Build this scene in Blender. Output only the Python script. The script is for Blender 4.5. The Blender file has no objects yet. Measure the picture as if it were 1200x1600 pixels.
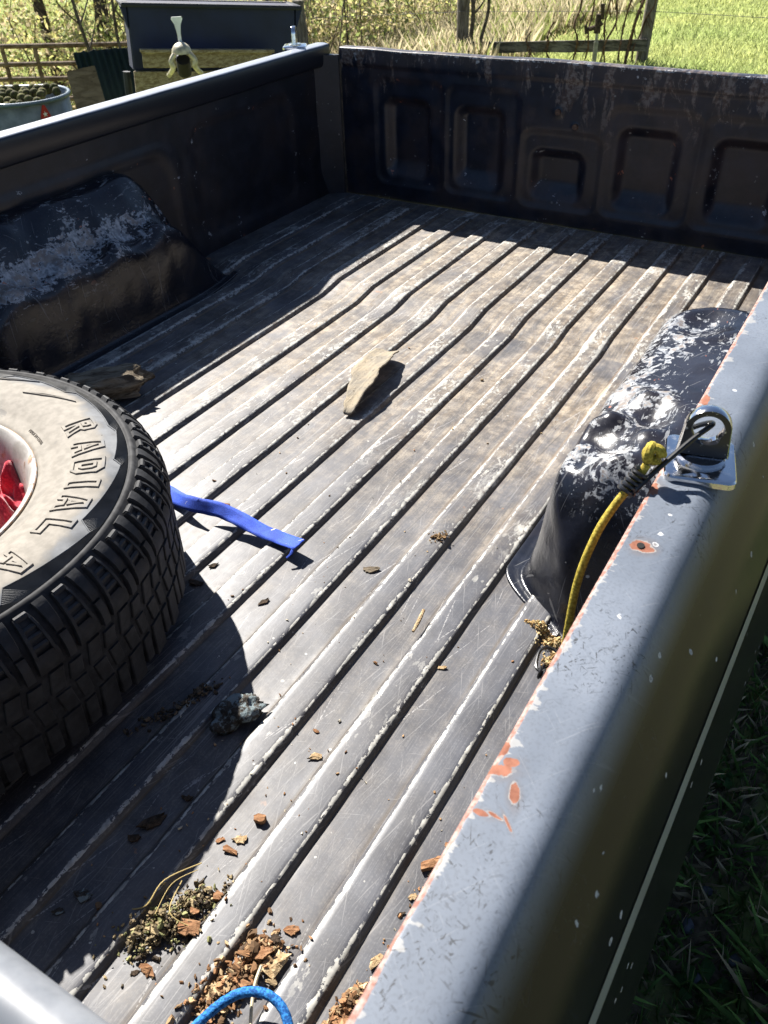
import bpy, math, random
import numpy as np
from mathutils import Vector, Matrix

random.seed(7)
rng = np.random.default_rng(7)
R = math.radians
scene = bpy.context.scene
COL = scene.collection

# ------------------------------------------------------------------ camera
cam_d = bpy.data.cameras.new('camera')
cam_d.sensor_fit = 'VERTICAL'
cam_d.sensor_height = 36.0
cam_d.sensor_width = 27.0
cam_d.lens = 1300.1 / 1600 * 36
cam_d.clip_start = 0.02
cam_d.clip_end = 500
cam_d.dof.use_dof = True
cam_d.dof.focus_distance = 1.25
cam_d.dof.aperture_fstop = 18
cam = bpy.data.objects.new('camera', cam_d)
COL.objects.link(cam)
r_ = Vector((0.860, 0.510, -0.027)).normalized()
f_ = Vector((-0.4176, 0.6715, -0.6121)).normalized()
r_ = (r_ - f_ * r_.dot(f_)).normalized()
u_ = r_.cross(f_)
M = Matrix((( r_.x, u_.x, -f_.x, 0.919), (r_.y, u_.y, -f_.y, 0.020), (r_.z, u_.z, -f_.z, 0.885), (0, 0, 0, 1)))
cam.matrix_world = M
scene.camera = cam

# ------------------------------------------------------------------ sky, sun, exposure
SUN = Vector((-0.97, 0.485, 1.0)).normalized()       # direction towards the sun
world = bpy.data.worlds.new('World')
scene.world = world
world.use_nodes = True
wn = world.node_tree
bg = wn.nodes['Background']
sky = wn.nodes.new('ShaderNodeTexSky')
sky.sky_type = 'NISHITA'
sky.sun_disc = False
sky.sun_elevation = math.asin(SUN.z)
sky.sun_rotation = math.atan2(SUN.x, SUN.y)
sky.air_density = 0.75
sky.dust_density = 0.3
sky.ozone_density = 1.2
wn.links.new(sky.outputs[0], bg.inputs[0])
bg.inputs[1].default_value = 0.05
sun_d = bpy.data.lights.new('sun', 'SUN')
sun_d.energy = 5.0
sun_d.angle = R(0.5)
sun_d.color = (1.0, 0.955, 0.89)
sun = bpy.data.objects.new('sun', sun_d)
COL.objects.link(sun)
sun.rotation_euler = SUN.to_track_quat('Z', 'Y').to_euler()
vs = scene.view_settings
vs.view_transform = 'Standard'
vs.look = 'None'
vs.gamma = 1.0
vs.exposure = 1.5
vs.use_curve_mapping = False

scene.cycles.max_bounces = 4
scene.cycles.diffuse_bounces = 2
scene.cycles.glossy_bounces = 2
scene.cycles.use_adaptive_sampling = True
scene.cycles.adaptive_threshold = 0.025

# ------------------------------------------------------------------ helpers
def tag(o, label=None, cat=None, group=None, kind=None):
    if label: o['label'] = label
    if cat: o['category'] = cat
    if group: o['group'] = group
    if kind: o['kind'] = kind
    return o

def empty(name, loc=(0, 0, 0)):
    o = bpy.data.objects.new(name, None)
    o.empty_display_size = 0.05
    COL.objects.link(o)
    o.location = loc
    return o

def make_mesh(name, verts, faces, smooth=True, attrs=None):
    me = bpy.data.meshes.new(name)
    verts = np.asarray(verts, dtype=np.float32).reshape(-1, 3)
    if isinstance(faces, np.ndarray):
        n, k = faces.shape
        me.vertices.add(len(verts)); me.vertices.foreach_set('co', verts.ravel())
        me.loops.add(n * k); me.loops.foreach_set('vertex_index', faces.astype(np.int32).ravel())
        me.polygons.add(n)
        me.polygons.foreach_set('loop_start', np.arange(0, n * k, k, dtype=np.int32))
        me.polygons.foreach_set('loop_total', np.full(n, k, dtype=np.int32))
        me.update(calc_edges=True)
    else:
        me.from_pydata(verts.tolist(), [], [tuple(f) for f in faces])
    me.validate()
    if smooth:
        me.polygons.foreach_set('use_smooth', np.ones(len(me.polygons), dtype=bool))
    for k, v in (attrs or {}).items():
        v = np.asarray(v, dtype=np.float32)
        if v.ndim == 1:
            a = me.attributes.new(k, 'FLOAT', 'POINT'); a.data.foreach_set('value', v)
        else:
            a = me.attributes.new(k, 'FLOAT_COLOR', 'POINT')
            a.data.foreach_set('color', np.c_[v, np.ones(len(v))].astype(np.float32).ravel())
    me.update()
    return me

def obj(name, me, mat=None, parent=None, smooth_angle=None):
    o = bpy.data.objects.new(name, me)
    COL.objects.link(o)
    if mat is not None and len(me.materials) == 0: me.materials.append(mat)
    if parent is not None: o.parent = parent
    if smooth_angle is not None:
        try:
            me.set_sharp_from_angle(angle=R(smooth_angle))
        except Exception:
            pass
    return o

def build(name, verts, faces, mat, parent=None, smooth=True, attrs=None, angle=None):
    return obj(name, make_mesh(name, verts, faces, smooth, attrs), mat, parent, angle)

def child_at(o, parent):
    """parent keeping world coordinates (parent only translated)"""
    o.parent = parent
    o.matrix_parent_inverse = Matrix.Translation(parent.location).inverted()
    return o

def grid_faces(nu, nv, close_u=False, close_v=False):
    iu = np.arange(nu if close_u else nu - 1)
    iv = np.arange(nv if close_v else nv - 1)
    a, b = np.meshgrid(iu, iv, indexing='ij')
    a = a.ravel(); b = b.ravel()
    a2 = (a + 1) % nu; b2 = (b + 1) % nv
    return np.c_[a * nv + b, a2 * nv + b, a2 * nv + b2, a * nv + b2]

def _hash(ix, iy, seed):
    n = (ix * 374761393 + iy * 668265263 + seed * 1442695041) & 0x7fffffff
    n = ((n ^ (n >> 13)) * 1274126177) & 0x7fffffff
    return ((n ^ (n >> 16)) & 0xffff) / 65535.0

def vnoise(x, y, scale=1.0, seed=0, octaves=1):
    """value noise in -1..1"""
    x = np.asarray(x, float) * scale; y = np.asarray(y, float) * scale
    tot = 0.0; amp = 1.0; s = 0.0
    for o in range(octaves):
        ix = np.floor(x).astype(np.int64); iy = np.floor(y).astype(np.int64)
        fx = x - ix; fy = y - iy
        fx = fx * fx * (3 - 2 * fx); fy = fy * fy * (3 - 2 * fy)
        a = _hash(ix, iy, seed + o); b = _hash(ix + 1, iy, seed + o)
        c = _hash(ix, iy + 1, seed + o); d = _hash(ix + 1, iy + 1, seed + o)
        tot = tot + amp * ((a * (1 - fx) + b * fx) * (1 - fy) + (c * (1 - fx) + d * fx) * fy)
        s += amp; amp *= 0.5; x = x * 2.03 + 11.3; y = y * 2.03 + 5.7
    return tot / s * 2 - 1

def sstep(a, b, x):
    t = np.clip((np.asarray(x, float) - a) / (b - a), 0, 1)
    return t * t * (3 - 2 * t)

def box_vf(c, s, bev=0.0):
    """box centred c, size s; with bevel gives chamfered box"""
    cx, cy, cz = c; hx, hy, hz = s[0] / 2, s[1] / 2, s[2] / 2
    if bev <= 0:
        v = [(cx + sx * hx, cy + sy * hy, cz + sz * hz) for sx in (-1, 1) for sy in (-1, 1) for sz in (-1, 1)]
        f = [(0, 1, 3, 2), (4, 6, 7, 5), (0, 4, 5, 1), (2, 3, 7, 6), (0, 2, 6, 4), (1, 5, 7, 3)]
        return v, f
    b = bev; v = []; idx = {}
    for sx in (-1, 1):
        for sy in (-1, 1):
            for sz in (-1, 1):
                for k in range(3):
                    p = [cx + sx * (hx - (b if k != 0 else 0)), cy + sy * (hy - (b if k != 1 else 0)), cz + sz * (hz - (b if k != 2 else 0))]
                    idx[(sx, sy, sz, k)] = len(v); v.append(tuple(p))
    f = []
    for k in range(3):
        for s_ in (-1, 1):
            o = [(-1, -1), (1, -1), (1, 1), (-1, 1)]
            def key(a, b_):
                l = [a, b_]; l.insert(k, s_); return (*l, k)
            q = [idx[key(a, b_)] for a, b_ in o]
            flip = (s_ == 1) == (k == 1)
            f.append(q[::-1] if flip else q)
    for k in range(3):               # edges along axis k
        i, j = [a for a in range(3) if a != k]
        for si in (-1, 1):
            for sj in (-1, 1):
                def kk(sk, w):
                    l = [0, 0, 0]; l[k] = sk; l[i] = si; l[j] = sj; return (*l, w)
                f.append([idx[kk(-1, i)], idx[kk(1, i)], idx[kk(1, j)], idx[kk(-1, j)]])
    for sx in (-1, 1):
        for sy in (-1, 1):
            for sz in (-1, 1):
                f.append([idx[(sx, sy, sz, k)] for k in range(3)])
    return v, f

class MB:
    def __init__(s): s.v = []; s.f = []; s.c = []
    def add(s, v, f, col=None):
        n = len(s.v); s.v += [tuple(p) for p in v]; s.f += [tuple(i + n for i in q) for q in f]
        s.c += [col if col is not None else (0.5, 0.5, 0.5)] * len(v)
    def box(s, c, sz, bev=0, M=None, col=None):
        v, f = box_vf(c, sz, bev)
        if M is not None: v = [tuple(M @ Vector(p)) for p in v]
        s.add(v, f, col)
    def tube(s, pts, rad, n=10, caps=True, col=None):
        v, f = tube_vf(pts, rad, n, caps); s.add(v, f, col)
    def build(s, name, mat, parent=None, smooth=True, angle=35, attrs=False):
        me = make_mesh(name, s.v, s.f, smooth, {'col': np.array(s.c)} if attrs else None)
        recalc(me)
        return obj(name, me, mat, parent, angle if smooth else None)

import bmesh
def recalc(me):
    bm = bmesh.new(); bm.from_mesh(me)
    bmesh.ops.recalc_face_normals(bm, faces=bm.faces)
    bm.to_mesh(me); bm.free(); me.update()

def tube_vf(pts, rad, n=10, caps=True):
    P = [Vector(p) for p in pts]
    rads = rad if hasattr(rad, '__len__') else [rad] * len(P)
    v = []; f = []
    T = []
    for i in range(len(P)):
        a = P[max(i - 1, 0)]; b = P[min(i + 1, len(P) - 1)]
        t = (b - a)
        T.append(t.normalized() if t.length > 1e-9 else Vector((0, 0, 1)))
    nrm = T[0].orthogonal().normalized()
    for i, p in enumerate(P):
        nrm = (nrm - T[i] * nrm.dot(T[i]))
        nrm = nrm.normalized() if nrm.length > 1e-6 else T[i].orthogonal().normalized()
        b = T[i].cross(nrm)
        for k in range(n):
            a = 2 * math.pi * k / n
            v.append(tuple(p + (nrm * math.cos(a) + b * math.sin(a)) * rads[i]))
    for i in range(len(P) - 1):
        for k in range(n):
            k2 = (k + 1) % n
            f.append((i * n + k, i * n + k2, (i + 1) * n + k2, (i + 1) * n + k))
    if caps:
        f.append(tuple(range(n))[::-1]); f.append(tuple((len(P) - 1) * n + k for k in range(n)))
    return v, f

def spline(pts, n=8):
    P = [Vector(p) for p in pts]; out = []
    for i in range(len(P) - 1):
        p0 = P[max(i - 1, 0)]; p1 = P[i]; p2 = P[i + 1]; p3 = P[min(i + 2, len(P) - 1)]
        for k in range(n):
            t = k / n
            out.append(0.5 * ((2 * p1) + (p2 - p0) * t + (2 * p0 - 5 * p1 + 4 * p2 - p3) * t * t + (3 * p1 - p0 - 3 * p2 + p3) * t ** 3))
    out.append(P[-1])
    return out

# ------------------------------------------------------------------ materials
class N:
    """small node-graph writer"""
    def __init__(s, name):
        s.m = bpy.data.materials.new(name); s.m.use_nodes = True
        s.t = s.m.node_tree; s.n = s.t.nodes; s.l = s.t.links
        s.b = s.n['Principled BSDF']; s.out = s.n['Material Output']
        s._pos = None
    def node(s, ty, **kw):
        nd = s.n.new(ty)
        for k, v in kw.items(): setattr(nd, k, v)
        return nd
    def put(s, sock, v):
        if hasattr(v, 'is_linked'): s.l.new(v, sock)
        else: sock.default_value = v
    def pos(s):
        if s._pos is None: s._pos = s.node('ShaderNodeNewGeometry').outputs['Position']
        return s._pos
    def objco(s):
        return s.node('ShaderNodeTexCoord').outputs['Object']
    def map(s, v, loc=(0, 0, 0), rot=(0, 0, 0), sc=(1, 1, 1)):
        m = s.node('ShaderNodeMapping')
        s.put(m.inputs[0], v); m.inputs[1].default_value = loc; m.inputs[2].default_value = rot; m.inputs[3].default_value = sc
        return m.outputs[0]
    def noise(s, v, scale, detail=3, rough=0.55, dist=0.0):
        t = s.node('ShaderNodeTexNoise'); s.put(t.inputs['Vector'], v)
        t.inputs['Scale'].default_value = scale; t.inputs['Detail'].default_value = detail
        t.inputs['Roughness'].default_value = rough; t.inputs['Distortion'].default_value = dist
        return t.outputs[0]
    def voro(s, v, scale, feature='F1', rnd=1.0):
        t = s.node('ShaderNodeTexVoronoi', feature=feature); s.put(t.inputs['Vector'], v)
        t.inputs['Scale'].default_value = scale; t.inputs['Randomness'].default_value = rnd
        return t.outputs
    def math(s, op, a, b=0.0, c=0.0, clamp=False):
        m = s.node('ShaderNodeMath', operation=op, use_clamp=clamp)
        s.put(m.inputs[0], a); s.put(m.inputs[1], b)
        if len(m.inputs) > 2: s.put(m.inputs[2], c)
        return m.outputs[0]
    def add(s, a, b): return s.math('ADD', a, b)
    def mul(s, a, b): return s.math('MULTIPLY', a, b)
    def sub(s, a, b): return s.math('SUBTRACT', a, b)
    def mx(s, a, b): return s.math('MAXIMUM', a, b)
    def step(s, v, lo, hi, o0=0.0, o1=1.0):
        m = s.node('ShaderNodeMapRange', interpolation_type='SMOOTHSTEP')
        s.put(m.inputs[0], v); s.put(m.inputs[1], lo); s.put(m.inputs[2], hi); s.put(m.inputs[3], o0); s.put(m.inputs[4], o1)
        return m.outputs[0]
    def mix(s, f, a, b):
        m = s.node('ShaderNodeMix', data_type='RGBA', clamp_factor=True)
        s.put(m.inputs[0], f)
        for sock, v in ((m.inputs[6], a), (m.inputs[7], b)):
            if isinstance(v, tuple): v = (*v[:3], 1.0)
            s.put(sock, v)
        return m.outputs[2]
    def attr(s, name, out='Fac'):
        a = s.node('ShaderNodeAttribute', attribute_name=name); return a.outputs[out]
    def sep(s, v):
        x = s.node('ShaderNodeSeparateXYZ'); s.put(x.inputs[0], v); return x.outputs
    def set(s, **kw):
        names = dict(color='Base Color', rough='Roughness', metal='Metallic', spec='Specular IOR Level', coat='Coat Weight', coatr='Coat Roughness',
                     sheen='Sheen Weight', normal='Normal', trans='Transmission Weight', alpha='Alpha', sss='Subsurface Weight')
        for k, v in kw.items():
            if isinstance(v, tuple) and k == 'color': v = (*v[:3], 1.0)
            s.put(s.b.inputs[names[k]], v)
        return s
    def bump(s, h, strength=0.3, dist=0.002, normal=None):
        b = s.node('ShaderNodeBump'); b.inputs['Strength'].default_value = strength; b.inputs['Distance'].default_value = dist
        s.put(b.inputs['Height'], h)
        if normal is not None: s.put(b.inputs['Normal'], normal)
        s.l.new(b.outputs[0], s.b.inputs['Normal']); return b.outputs[0]
    def scratch(s, angle, sx, sy, thr, width=0.03, mask=None, seed=0.0):
        """long thin streaks at an angle in the x-y plane"""
        p = s.map(s.pos(), rot=(0, 0, angle), loc=(seed, seed * 0.7, seed * 0.3))
        p = s.map(p, sc=(sx, sy, 6.0))
        n = s.noise(p, 1.0, 2.0, 0.5)
        m = s.step(n, thr, thr + width)
        if mask is not None: m = s.mul(m, mask)
        return m

def simple(name, col, rough=0.6, metal=0.0, var=0.25, scale=20.0, bump=0.0, spec=0.5, co='pos', detail=4):
    m = N(name)
    v = m.pos() if co == 'pos' else m.objco()
    n = m.noise(v, scale, detail)
    dark = tuple(c * (1 - var) for c in col); lite = tuple(min(1, c * (1 + var)) for c in col)
    m.set(color=m.mix(m.step(n, 0.3, 0.7), dark, lite), rough=rough, metal=metal, spec=spec)
    if bump: m.bump(n, bump, 0.004)
    return m.m

def floor_material():
    m = N('worn_bed_paint'); P = m.pos(); X, Y, Z = m.sep(P)
    ed = m.attr('edge'); val = m.attr('valley')
    big = m.noise(P, 2.2, 3); mid = m.noise(P, 14, 4); fine = m.noise(P, 90, 5, 0.6)
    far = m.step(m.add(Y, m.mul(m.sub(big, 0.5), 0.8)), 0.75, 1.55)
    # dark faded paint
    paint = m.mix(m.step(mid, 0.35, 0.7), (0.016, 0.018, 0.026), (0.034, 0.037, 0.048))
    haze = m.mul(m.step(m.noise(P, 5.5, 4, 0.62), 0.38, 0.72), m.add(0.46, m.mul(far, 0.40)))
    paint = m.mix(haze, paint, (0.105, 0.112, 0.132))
    hair = m.noise(m.map(P, sc=(700, 14, 8)), 1.0, 2, 0.6)
    grain = m.noise(P, 330, 2, 0.6)
    blot = m.noise(P, 17, 4, 0.7, 0.5)
    paint = m.mix(m.mul(m.step(blot, 0.50, 0.64), 0.55), paint, (0.030, 0.033, 0.042))
    paint = m.mix(m.mul(m.step(m.add(m.mul(hair, 0.6), m.mul(grain, 0.4)), 0.50, 0.66), 0.30), paint, (0.18, 0.185, 0.20))
    # tan dust lying in the valleys and over the rear half
    dn = m.noise(P, 10, 6, 0.78)
    streak = m.noise(m.map(P, sc=(55, 2.2, 3)), 1.0, 4, 0.6)
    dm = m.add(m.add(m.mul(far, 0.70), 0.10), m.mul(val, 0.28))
    mid_x = m.step(m.math('ABSOLUTE', m.sub(X, 0.12)), 0.75, 0.30, 0.35, 1.0)  # thinner dust towards the walls paints the shaded left strip darker
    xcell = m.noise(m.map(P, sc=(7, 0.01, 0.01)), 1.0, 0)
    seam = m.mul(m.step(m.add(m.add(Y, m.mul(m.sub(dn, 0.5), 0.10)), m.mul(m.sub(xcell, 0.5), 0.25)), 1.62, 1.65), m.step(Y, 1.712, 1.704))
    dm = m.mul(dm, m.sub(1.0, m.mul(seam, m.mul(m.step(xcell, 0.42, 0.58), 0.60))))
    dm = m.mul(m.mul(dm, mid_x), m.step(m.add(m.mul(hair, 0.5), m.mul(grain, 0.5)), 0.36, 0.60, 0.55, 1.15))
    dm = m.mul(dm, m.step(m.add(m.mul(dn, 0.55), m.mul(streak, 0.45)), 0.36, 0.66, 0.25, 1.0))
    dust = m.mix(m.step(m.noise(P, 34, 4, 0.7), 0.38, 0.64), (0.17, 0.128, 0.085), (0.40, 0.33, 0.24))
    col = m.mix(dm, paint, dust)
    # a rust-brown line where dirt collects at the foot of the ribs
    foot = m.mul(m.step(val, 0.72, 0.97), m.step(m.noise(m.map(P, sc=(12, 5, 3)), 1.0, 4, 0.65), 0.34, 0.56))
    col = m.mix(m.mul(foot, 0.80), col, m.mix(far, (0.055, 0.042, 0.030), (0.14, 0.098, 0.060)))
    # long scuffs, then random ones
    sc1 = m.mul(m.scratch(0.0, 420, 4.0, 0.62, 0.08, m.step(big, 0.35, 0.62), 1.3), 1.6)
    sc2 = m.scratch(0.22, 380, 9.0, 0.665, 0.04, None, 4.1)
    sc3 = m.scratch(-0.4, 520, 12.0, 0.685, 0.03, None, 9.7)
    sc4 = m.scratch(1.15, 560, 16.0, 0.705, 0.03, None, 15.7)
    drag = m.mul(m.mx(m.scratch(-0.16, 150, 4.5, 0.70, 0.02, None, 41.0), m.scratch(0.30, 170, 5.5, 0.705, 0.02, None, 47.0)), m.mul(m.step(grain, 0.40, 0.55), 2.6))
    scr = m.mx(drag, m.mx(m.mx(sc1, sc2), m.mx(sc3, sc4)))
    col = m.mix(m.mul(scr, 0.22), col, (0.36, 0.35, 0.34))
    dk = m.scratch(0.08, 300, 6.0, 0.66, 0.05, None, 23.0)
    col = m.mix(m.mul(dk, 0.5), col, (0.02, 0.02, 0.024))
    # paint worn through to pale primer along the rib edges, ragged
    lowf = m.noise(m.map(P, sc=(16, 5.5, 1)), 1.0, 3, 0.65)
    jag = m.noise(m.map(P, sc=(1, 0.55, 1)), 170, 4, 0.65)
    wid = m.mul(m.step(lowf, 0.38, 0.76), m.add(0.0062, m.mul(far, 0.0085)))
    lim = m.add(m.mul(wid, m.step(jag, 0.34, 0.70)), m.mul(m.step(jag, 0.42, 0.52), 0.0009))
    chip = m.math('LESS_THAN', ed, lim)
    # flakes on top of ribs and a few on the flats
    pn = m.noise(m.map(P, sc=(1, 0.45, 1)), 46, 5, 0.62)
    ontop = m.step(ed, 0.03, 0.025)
    flake = m.mul(m.step(m.add(pn, m.mul(m.sub(lowf, 0.5), 0.42)), 0.655, 0.675), m.add(m.mul(ontop, 0.8), 0.2))
    flake = m.mul(flake, m.add(0.35, m.mul(far, 0.65)))
    spots = m.voro(P, 75)
    sp = m.mul(m.step(m.add(spots[0], m.mul(m.sub(fine, 0.5), 0.5)), 0.13, 0.10), m.step(m.sep(spots[1])[0], 0.90, 0.93))
    topw = m.mul(m.mul(m.step(val, 0.06, 0.02), m.step(ed, 0.028, 0.022)), far)
    crk = m.noise(m.map(P, sc=(1, 0.5, 1)), 95, 4, 0.7, 1.2)
    topw = m.mul(topw, m.mul(m.step(m.add(m.add(crk, m.mul(m.sub(lowf, 0.5), 0.8)), m.mul(m.sub(blot, 0.5), 0.5)), 0.58, 0.64), 0.8))
    white = m.mx(m.mx(chip, flake), m.mx(sp, topw))
    wcol = m.mix(m.step(m.noise(P, 60, 3), 0.35, 0.7), (0.25, 0.245, 0.225), (0.47, 0.455, 0.41))
    col = m.mix(white, col, wcol)
    rust = m.mul(m.step(m.noise(P, 24, 4, 0.6), 0.69, 0.73), m.step(big, 0.45, 0.6))
    col = m.mix(m.mul(rust, 0.75), col, (0.28, 0.13, 0.06))
    rough = m.add(m.add(0.37, m.mul(fine, 0.16)), m.mul(dm, 0.42))
    rough = m.mx(rough, m.mul(white, 0.55))
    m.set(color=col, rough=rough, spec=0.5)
    m.bump(m.add(m.mul(fine, 0.4), m.mul(mid, 1.2)), 0.22, 0.0012)
    return m.m

def panel_material(name, worn=0.5, rusty=0.3, base=(0.016, 0.018, 0.026), rough=0.32, topz=None, streaks=False, scuff=False):
    """dark truck paint on upright panels and wheel wells: scuffs, chips to primer and bare metal, rust"""
    m = N(name); P = m.pos(); X, Y, Z = m.sep(P)
    big = m.noise(P, 4.5, 4); mid = m.noise(P, 22, 5, 0.6); fine = m.noise(P, 110, 4)
    w = m.attr('wear')
    col = m.mix(m.step(mid, 0.35, 0.7), base, tuple(c * 1.9 for c in base))
    br = m.mul(m.step(m.add(m.noise(P, 7, 5, 0.65), m.mul(w, 0.25)), 0.50, 0.68), rusty)
    col = m.mix(br, col, (0.10, 0.062, 0.045))
    if streaks:
        st = m.add(m.mul(m.noise(m.map(P, sc=(30, 1, 9)), 1.0, 6, 0.7, 0.8), 0.7), m.mul(m.noise(P, 5, 3), 0.3))
        tp = m.step(Z, 0.20, topz)
        stm = m.mul(m.step(m.add(st, m.mul(tp, 0.10)), 0.60, 0.66), m.add(0.10, m.mul(tp, 0.45)))
        col = m.mix(stm, col, m.mix(m.step(fine, 0.4, 0.6), (0.10, 0.058, 0.040), (0.26, 0.22, 0.19)))
    # worn patches: white scuffed metal round brown bare areas
    wn = m.add(m.mul(m.noise(m.map(P, sc=(1, 0.7, 1.2)), 24, 5, 0.68, 0.6), 0.60), m.mul(m.noise(P, 85, 4, 0.65), 0.40))
    wm = m.add(wn, m.mul(m.sub(w, 0.62), 0.30 * worn + 0.1))
    white = m.step(wm, 0.555 if scuff else 0.575, 0.60)
    bare = m.mul(m.step(wm, 0.605, 0.64), m.step(m.noise(P, 16, 3, 0.6), 0.42, 0.52))
    col = m.mix(white, col, m.mix(m.step(fine, 0.35, 0.65), (0.15, 0.16, 0.175), (0.38, 0.39, 0.40)))
    col = m.mix(m.mul(bare, 0.85), col, m.mix(m.step(mid, 0.4, 0.6), (0.13, 0.105, 0.09), (0.26, 0.21, 0.17)))
    pr = m.mul(m.step(m.noise(P, 31, 3), 0.70, 0.72), m.step(m.add(w, big), 0.75, 1.1))
    col = m.mix(m.mul(pr, 0.9), col, (0.36, 0.13, 0.075))
    sp = m.voro(P, 58)
    spm = m.mul(m.step(m.add(sp[0], m.mul(m.sub(fine, 0.5), 0.6)), 0.16, 0.12), m.step(m.sep(sp[1])[0], 0.86, 0.88))
    col = m.mix(m.mul(m.mul(spm, m.step(m.noise(P, 8, 3), 0.45, 0.62)), 0.8 if scuff else 0.35), col, (0.36, 0.36, 0.34))
    s1 = m.mx(m.scratch(0.5, 300, 14, 0.685, 0.03, None, 3.0), m.scratch(-0.9, 280, 16, 0.69, 0.03, None, 8.0))
    if scuff: col = m.mix(m.mul(s1, 0.22), col, (0.30, 0.30, 0.30))
    if scuff:
        zz = m.map(P, sc=(0.8, 1, 1.6))
        sn = m.noise(m.map(zz, rot=(0.5, 0.2, 0.6), sc=(160, 22, 60)), 1.0, 3, 0.65)
        sn2 = m.noise(m.map(zz, rot=(-0.7, 0.4, -0.8), sc=(150, 26, 50)), 1.0, 3, 0.65)
        sm_ = m.mul(m.step(m.mx(sn, sn2), 0.635, 0.66), m.step(m.add(w, m.mul(big, 0.6)), 0.42, 0.85))
        col = m.mix(m.mul(sm_, 0.6), col, (0.28, 0.29, 0.30))
    m.set(color=col, rough=m.add(rough, m.add(m.mul(fine, 0.12), m.mul(br, 0.3))), spec=0.5)
    m.bump(m.add(m.mul(mid, 0.9), m.mul(fine, 0.25)), 0.45 if scuff else 0.3, 0.003 if scuff else 0.0014)
    return m.m

def rail_material():
    m = N('faded_rail_paint'); P = m.pos(); X, Y, Z = m.sep(P)
    big = m.noise(P, 6, 4); mid = m.noise(P, 30, 4); fine = m.noise(P, 160, 4)
    jag = m.noise(P, 70, 5, 0.65); jag2 = m.noise(P, 210, 4, 0.6)
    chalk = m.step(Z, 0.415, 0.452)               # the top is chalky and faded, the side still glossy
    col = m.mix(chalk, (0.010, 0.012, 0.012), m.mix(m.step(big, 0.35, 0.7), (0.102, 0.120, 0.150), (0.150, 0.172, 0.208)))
    # dark gouges
    dmask = m.step(m.noise(P, 14, 3, 0.6), 0.46, 0.60)
    d1 = m.mx(m.scratch(0.9, 620, 48, 0.675, 0.02, dmask, 2.2), m.scratch(-0.35, 600, 55, 0.68, 0.02, dmask, 5.1))
    d2 = m.mx(m.scratch(-1.2, 640, 130, 0.66, 0.02, dmask, 12.2), m.scratch(0.3, 620, 190, 0.65, 0.02, dmask, 31.0))
    dark = m.mx(d1, d2)
    gr = m.noise(P, 420, 2); sw = m.mx(m.scratch(0.6, 900, 20, 0.66, 0.05, None, 61.0), m.scratch(-0.8, 900, 24, 0.665, 0.05, None, 67.0))
    col = m.mix(m.mul(m.mul(sw, chalk), 0.35), col, (0.21, 0.225, 0.25)); col = m.mix(m.mul(m.mul(m.step(gr, 0.50, 0.64), chalk), 0.22), col, (0.05, 0.055, 0.065))
    col = m.mix(m.mul(dark, 0.9), col, (0.022, 0.024, 0.028))
    # chip spots: pale rim with darker middle
    vo = m.voro(P, 62); rnd = m.sep(vo[1])
    dd = m.add(vo[0], m.mul(m.sub(jag2, 0.5), 0.35))
    pick = m.step(rnd[0], 0.84, 0.845)
    pale = m.mul(m.step(dd, 0.17, 0.14), pick)
    core = m.mul(m.step(dd, 0.09, 0.07), pick)
    col = m.mix(m.mul(pale, 0.85), col, (0.50, 0.51, 0.52))
    col = m.mix(m.mul(core, 0.75), col, (0.09, 0.09, 0.10))
    # inner edge worn to red primer, ragged, with pale flakes beside it
    xe = m.add(X, m.add(m.mul(m.sub(jag, 0.5), 0.0040), m.mul(m.sub(mid, 0.5), 0.006)))
    edge = m.step(xe, 0.8138, 0.8132)
    flk = m.mul(m.step(m.add(X, m.mul(m.sub(m.noise(m.map(P, sc=(0.35, 1, 1)), 75, 4, 0.6), 0.5), 0.05)), 0.8135, 0.8125), m.step(X, 0.83, 0.822))
    col = m.mix(m.mul(flk, 0.6), col, (0.33, 0.32, 0.30))
    col = m.mix(edge, col, m.mix(m.step(jag2, 0.35, 0.65), (0.22, 0.105, 0.080), (0.36, 0.25, 0.22)))
    # named rust patches: (x, y, rx, ry, rot)
    tot = None
    for (cx, cy, rx, ry, ro) in [(0.8165, 0.306, 0.0085, 0.0042, 0.4), (0.8205, 0.314, 0.0055, 0.0035, 0.4), (0.8305, 0.2955, 0.0026, 0.0072, 0.35), (0.8185, 0.2745, 0.0048, 0.0022, 0.1),
                                 (0.8262, 0.2768, 0.0048, 0.0010, -0.1), (0.8345, 0.2762, 0.0055, 0.0008, -0.75), (0.812, 0.322, 0.003, 0.006, 0.2),
                                 (0.8095, 0.598, 0.0045, 0.008, 0.2), (0.8125, 0.628, 0.006, 0.010, 0.3), (0.827, 0.548, 0.0075, 0.0065, 0.6), (0.833, 0.547, 0.005, 0.004, 0.2),
                                 (0.8155, 0.80, 0.004, 0.012, 0.1), (0.813, 0.70, 0.003, 0.02, 0.0)]:
        d = m.map(P, loc=(-cx, -cy, 0)); d = m.map(d, rot=(0, 0, -ro)); d = m.map(d, sc=(1 / rx, 1 / ry, 0))
        ln = m.node('ShaderNodeVectorMath', operation='LENGTH'); m.put(ln.inputs[0], d)
        k = ln.outputs['Value']
        tot = k if tot is None else m.math('MINIMUM', tot, k)
    tt = m.add(tot, m.add(m.mul(m.sub(jag, 0.5), 1.3), m.mul(m.sub(jag2, 0.5), 0.9)))
    stain = m.mul(m.step(tt, 2.6, 1.0), m.step(mid, 0.35, 0.65))
    col = m.mix(m.mul(stain, 0.40), col, (0.11, 0.075, 0.055))
    rim = m.mul(m.step(tt, 1.22, 1.16), m.step(mid, 0.45, 0.60)); patch = m.step(tt, 1.0, 0.94)
    col = m.mix(m.mul(rim, 0.45), col, (0.40, 0.36, 0.31))
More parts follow.
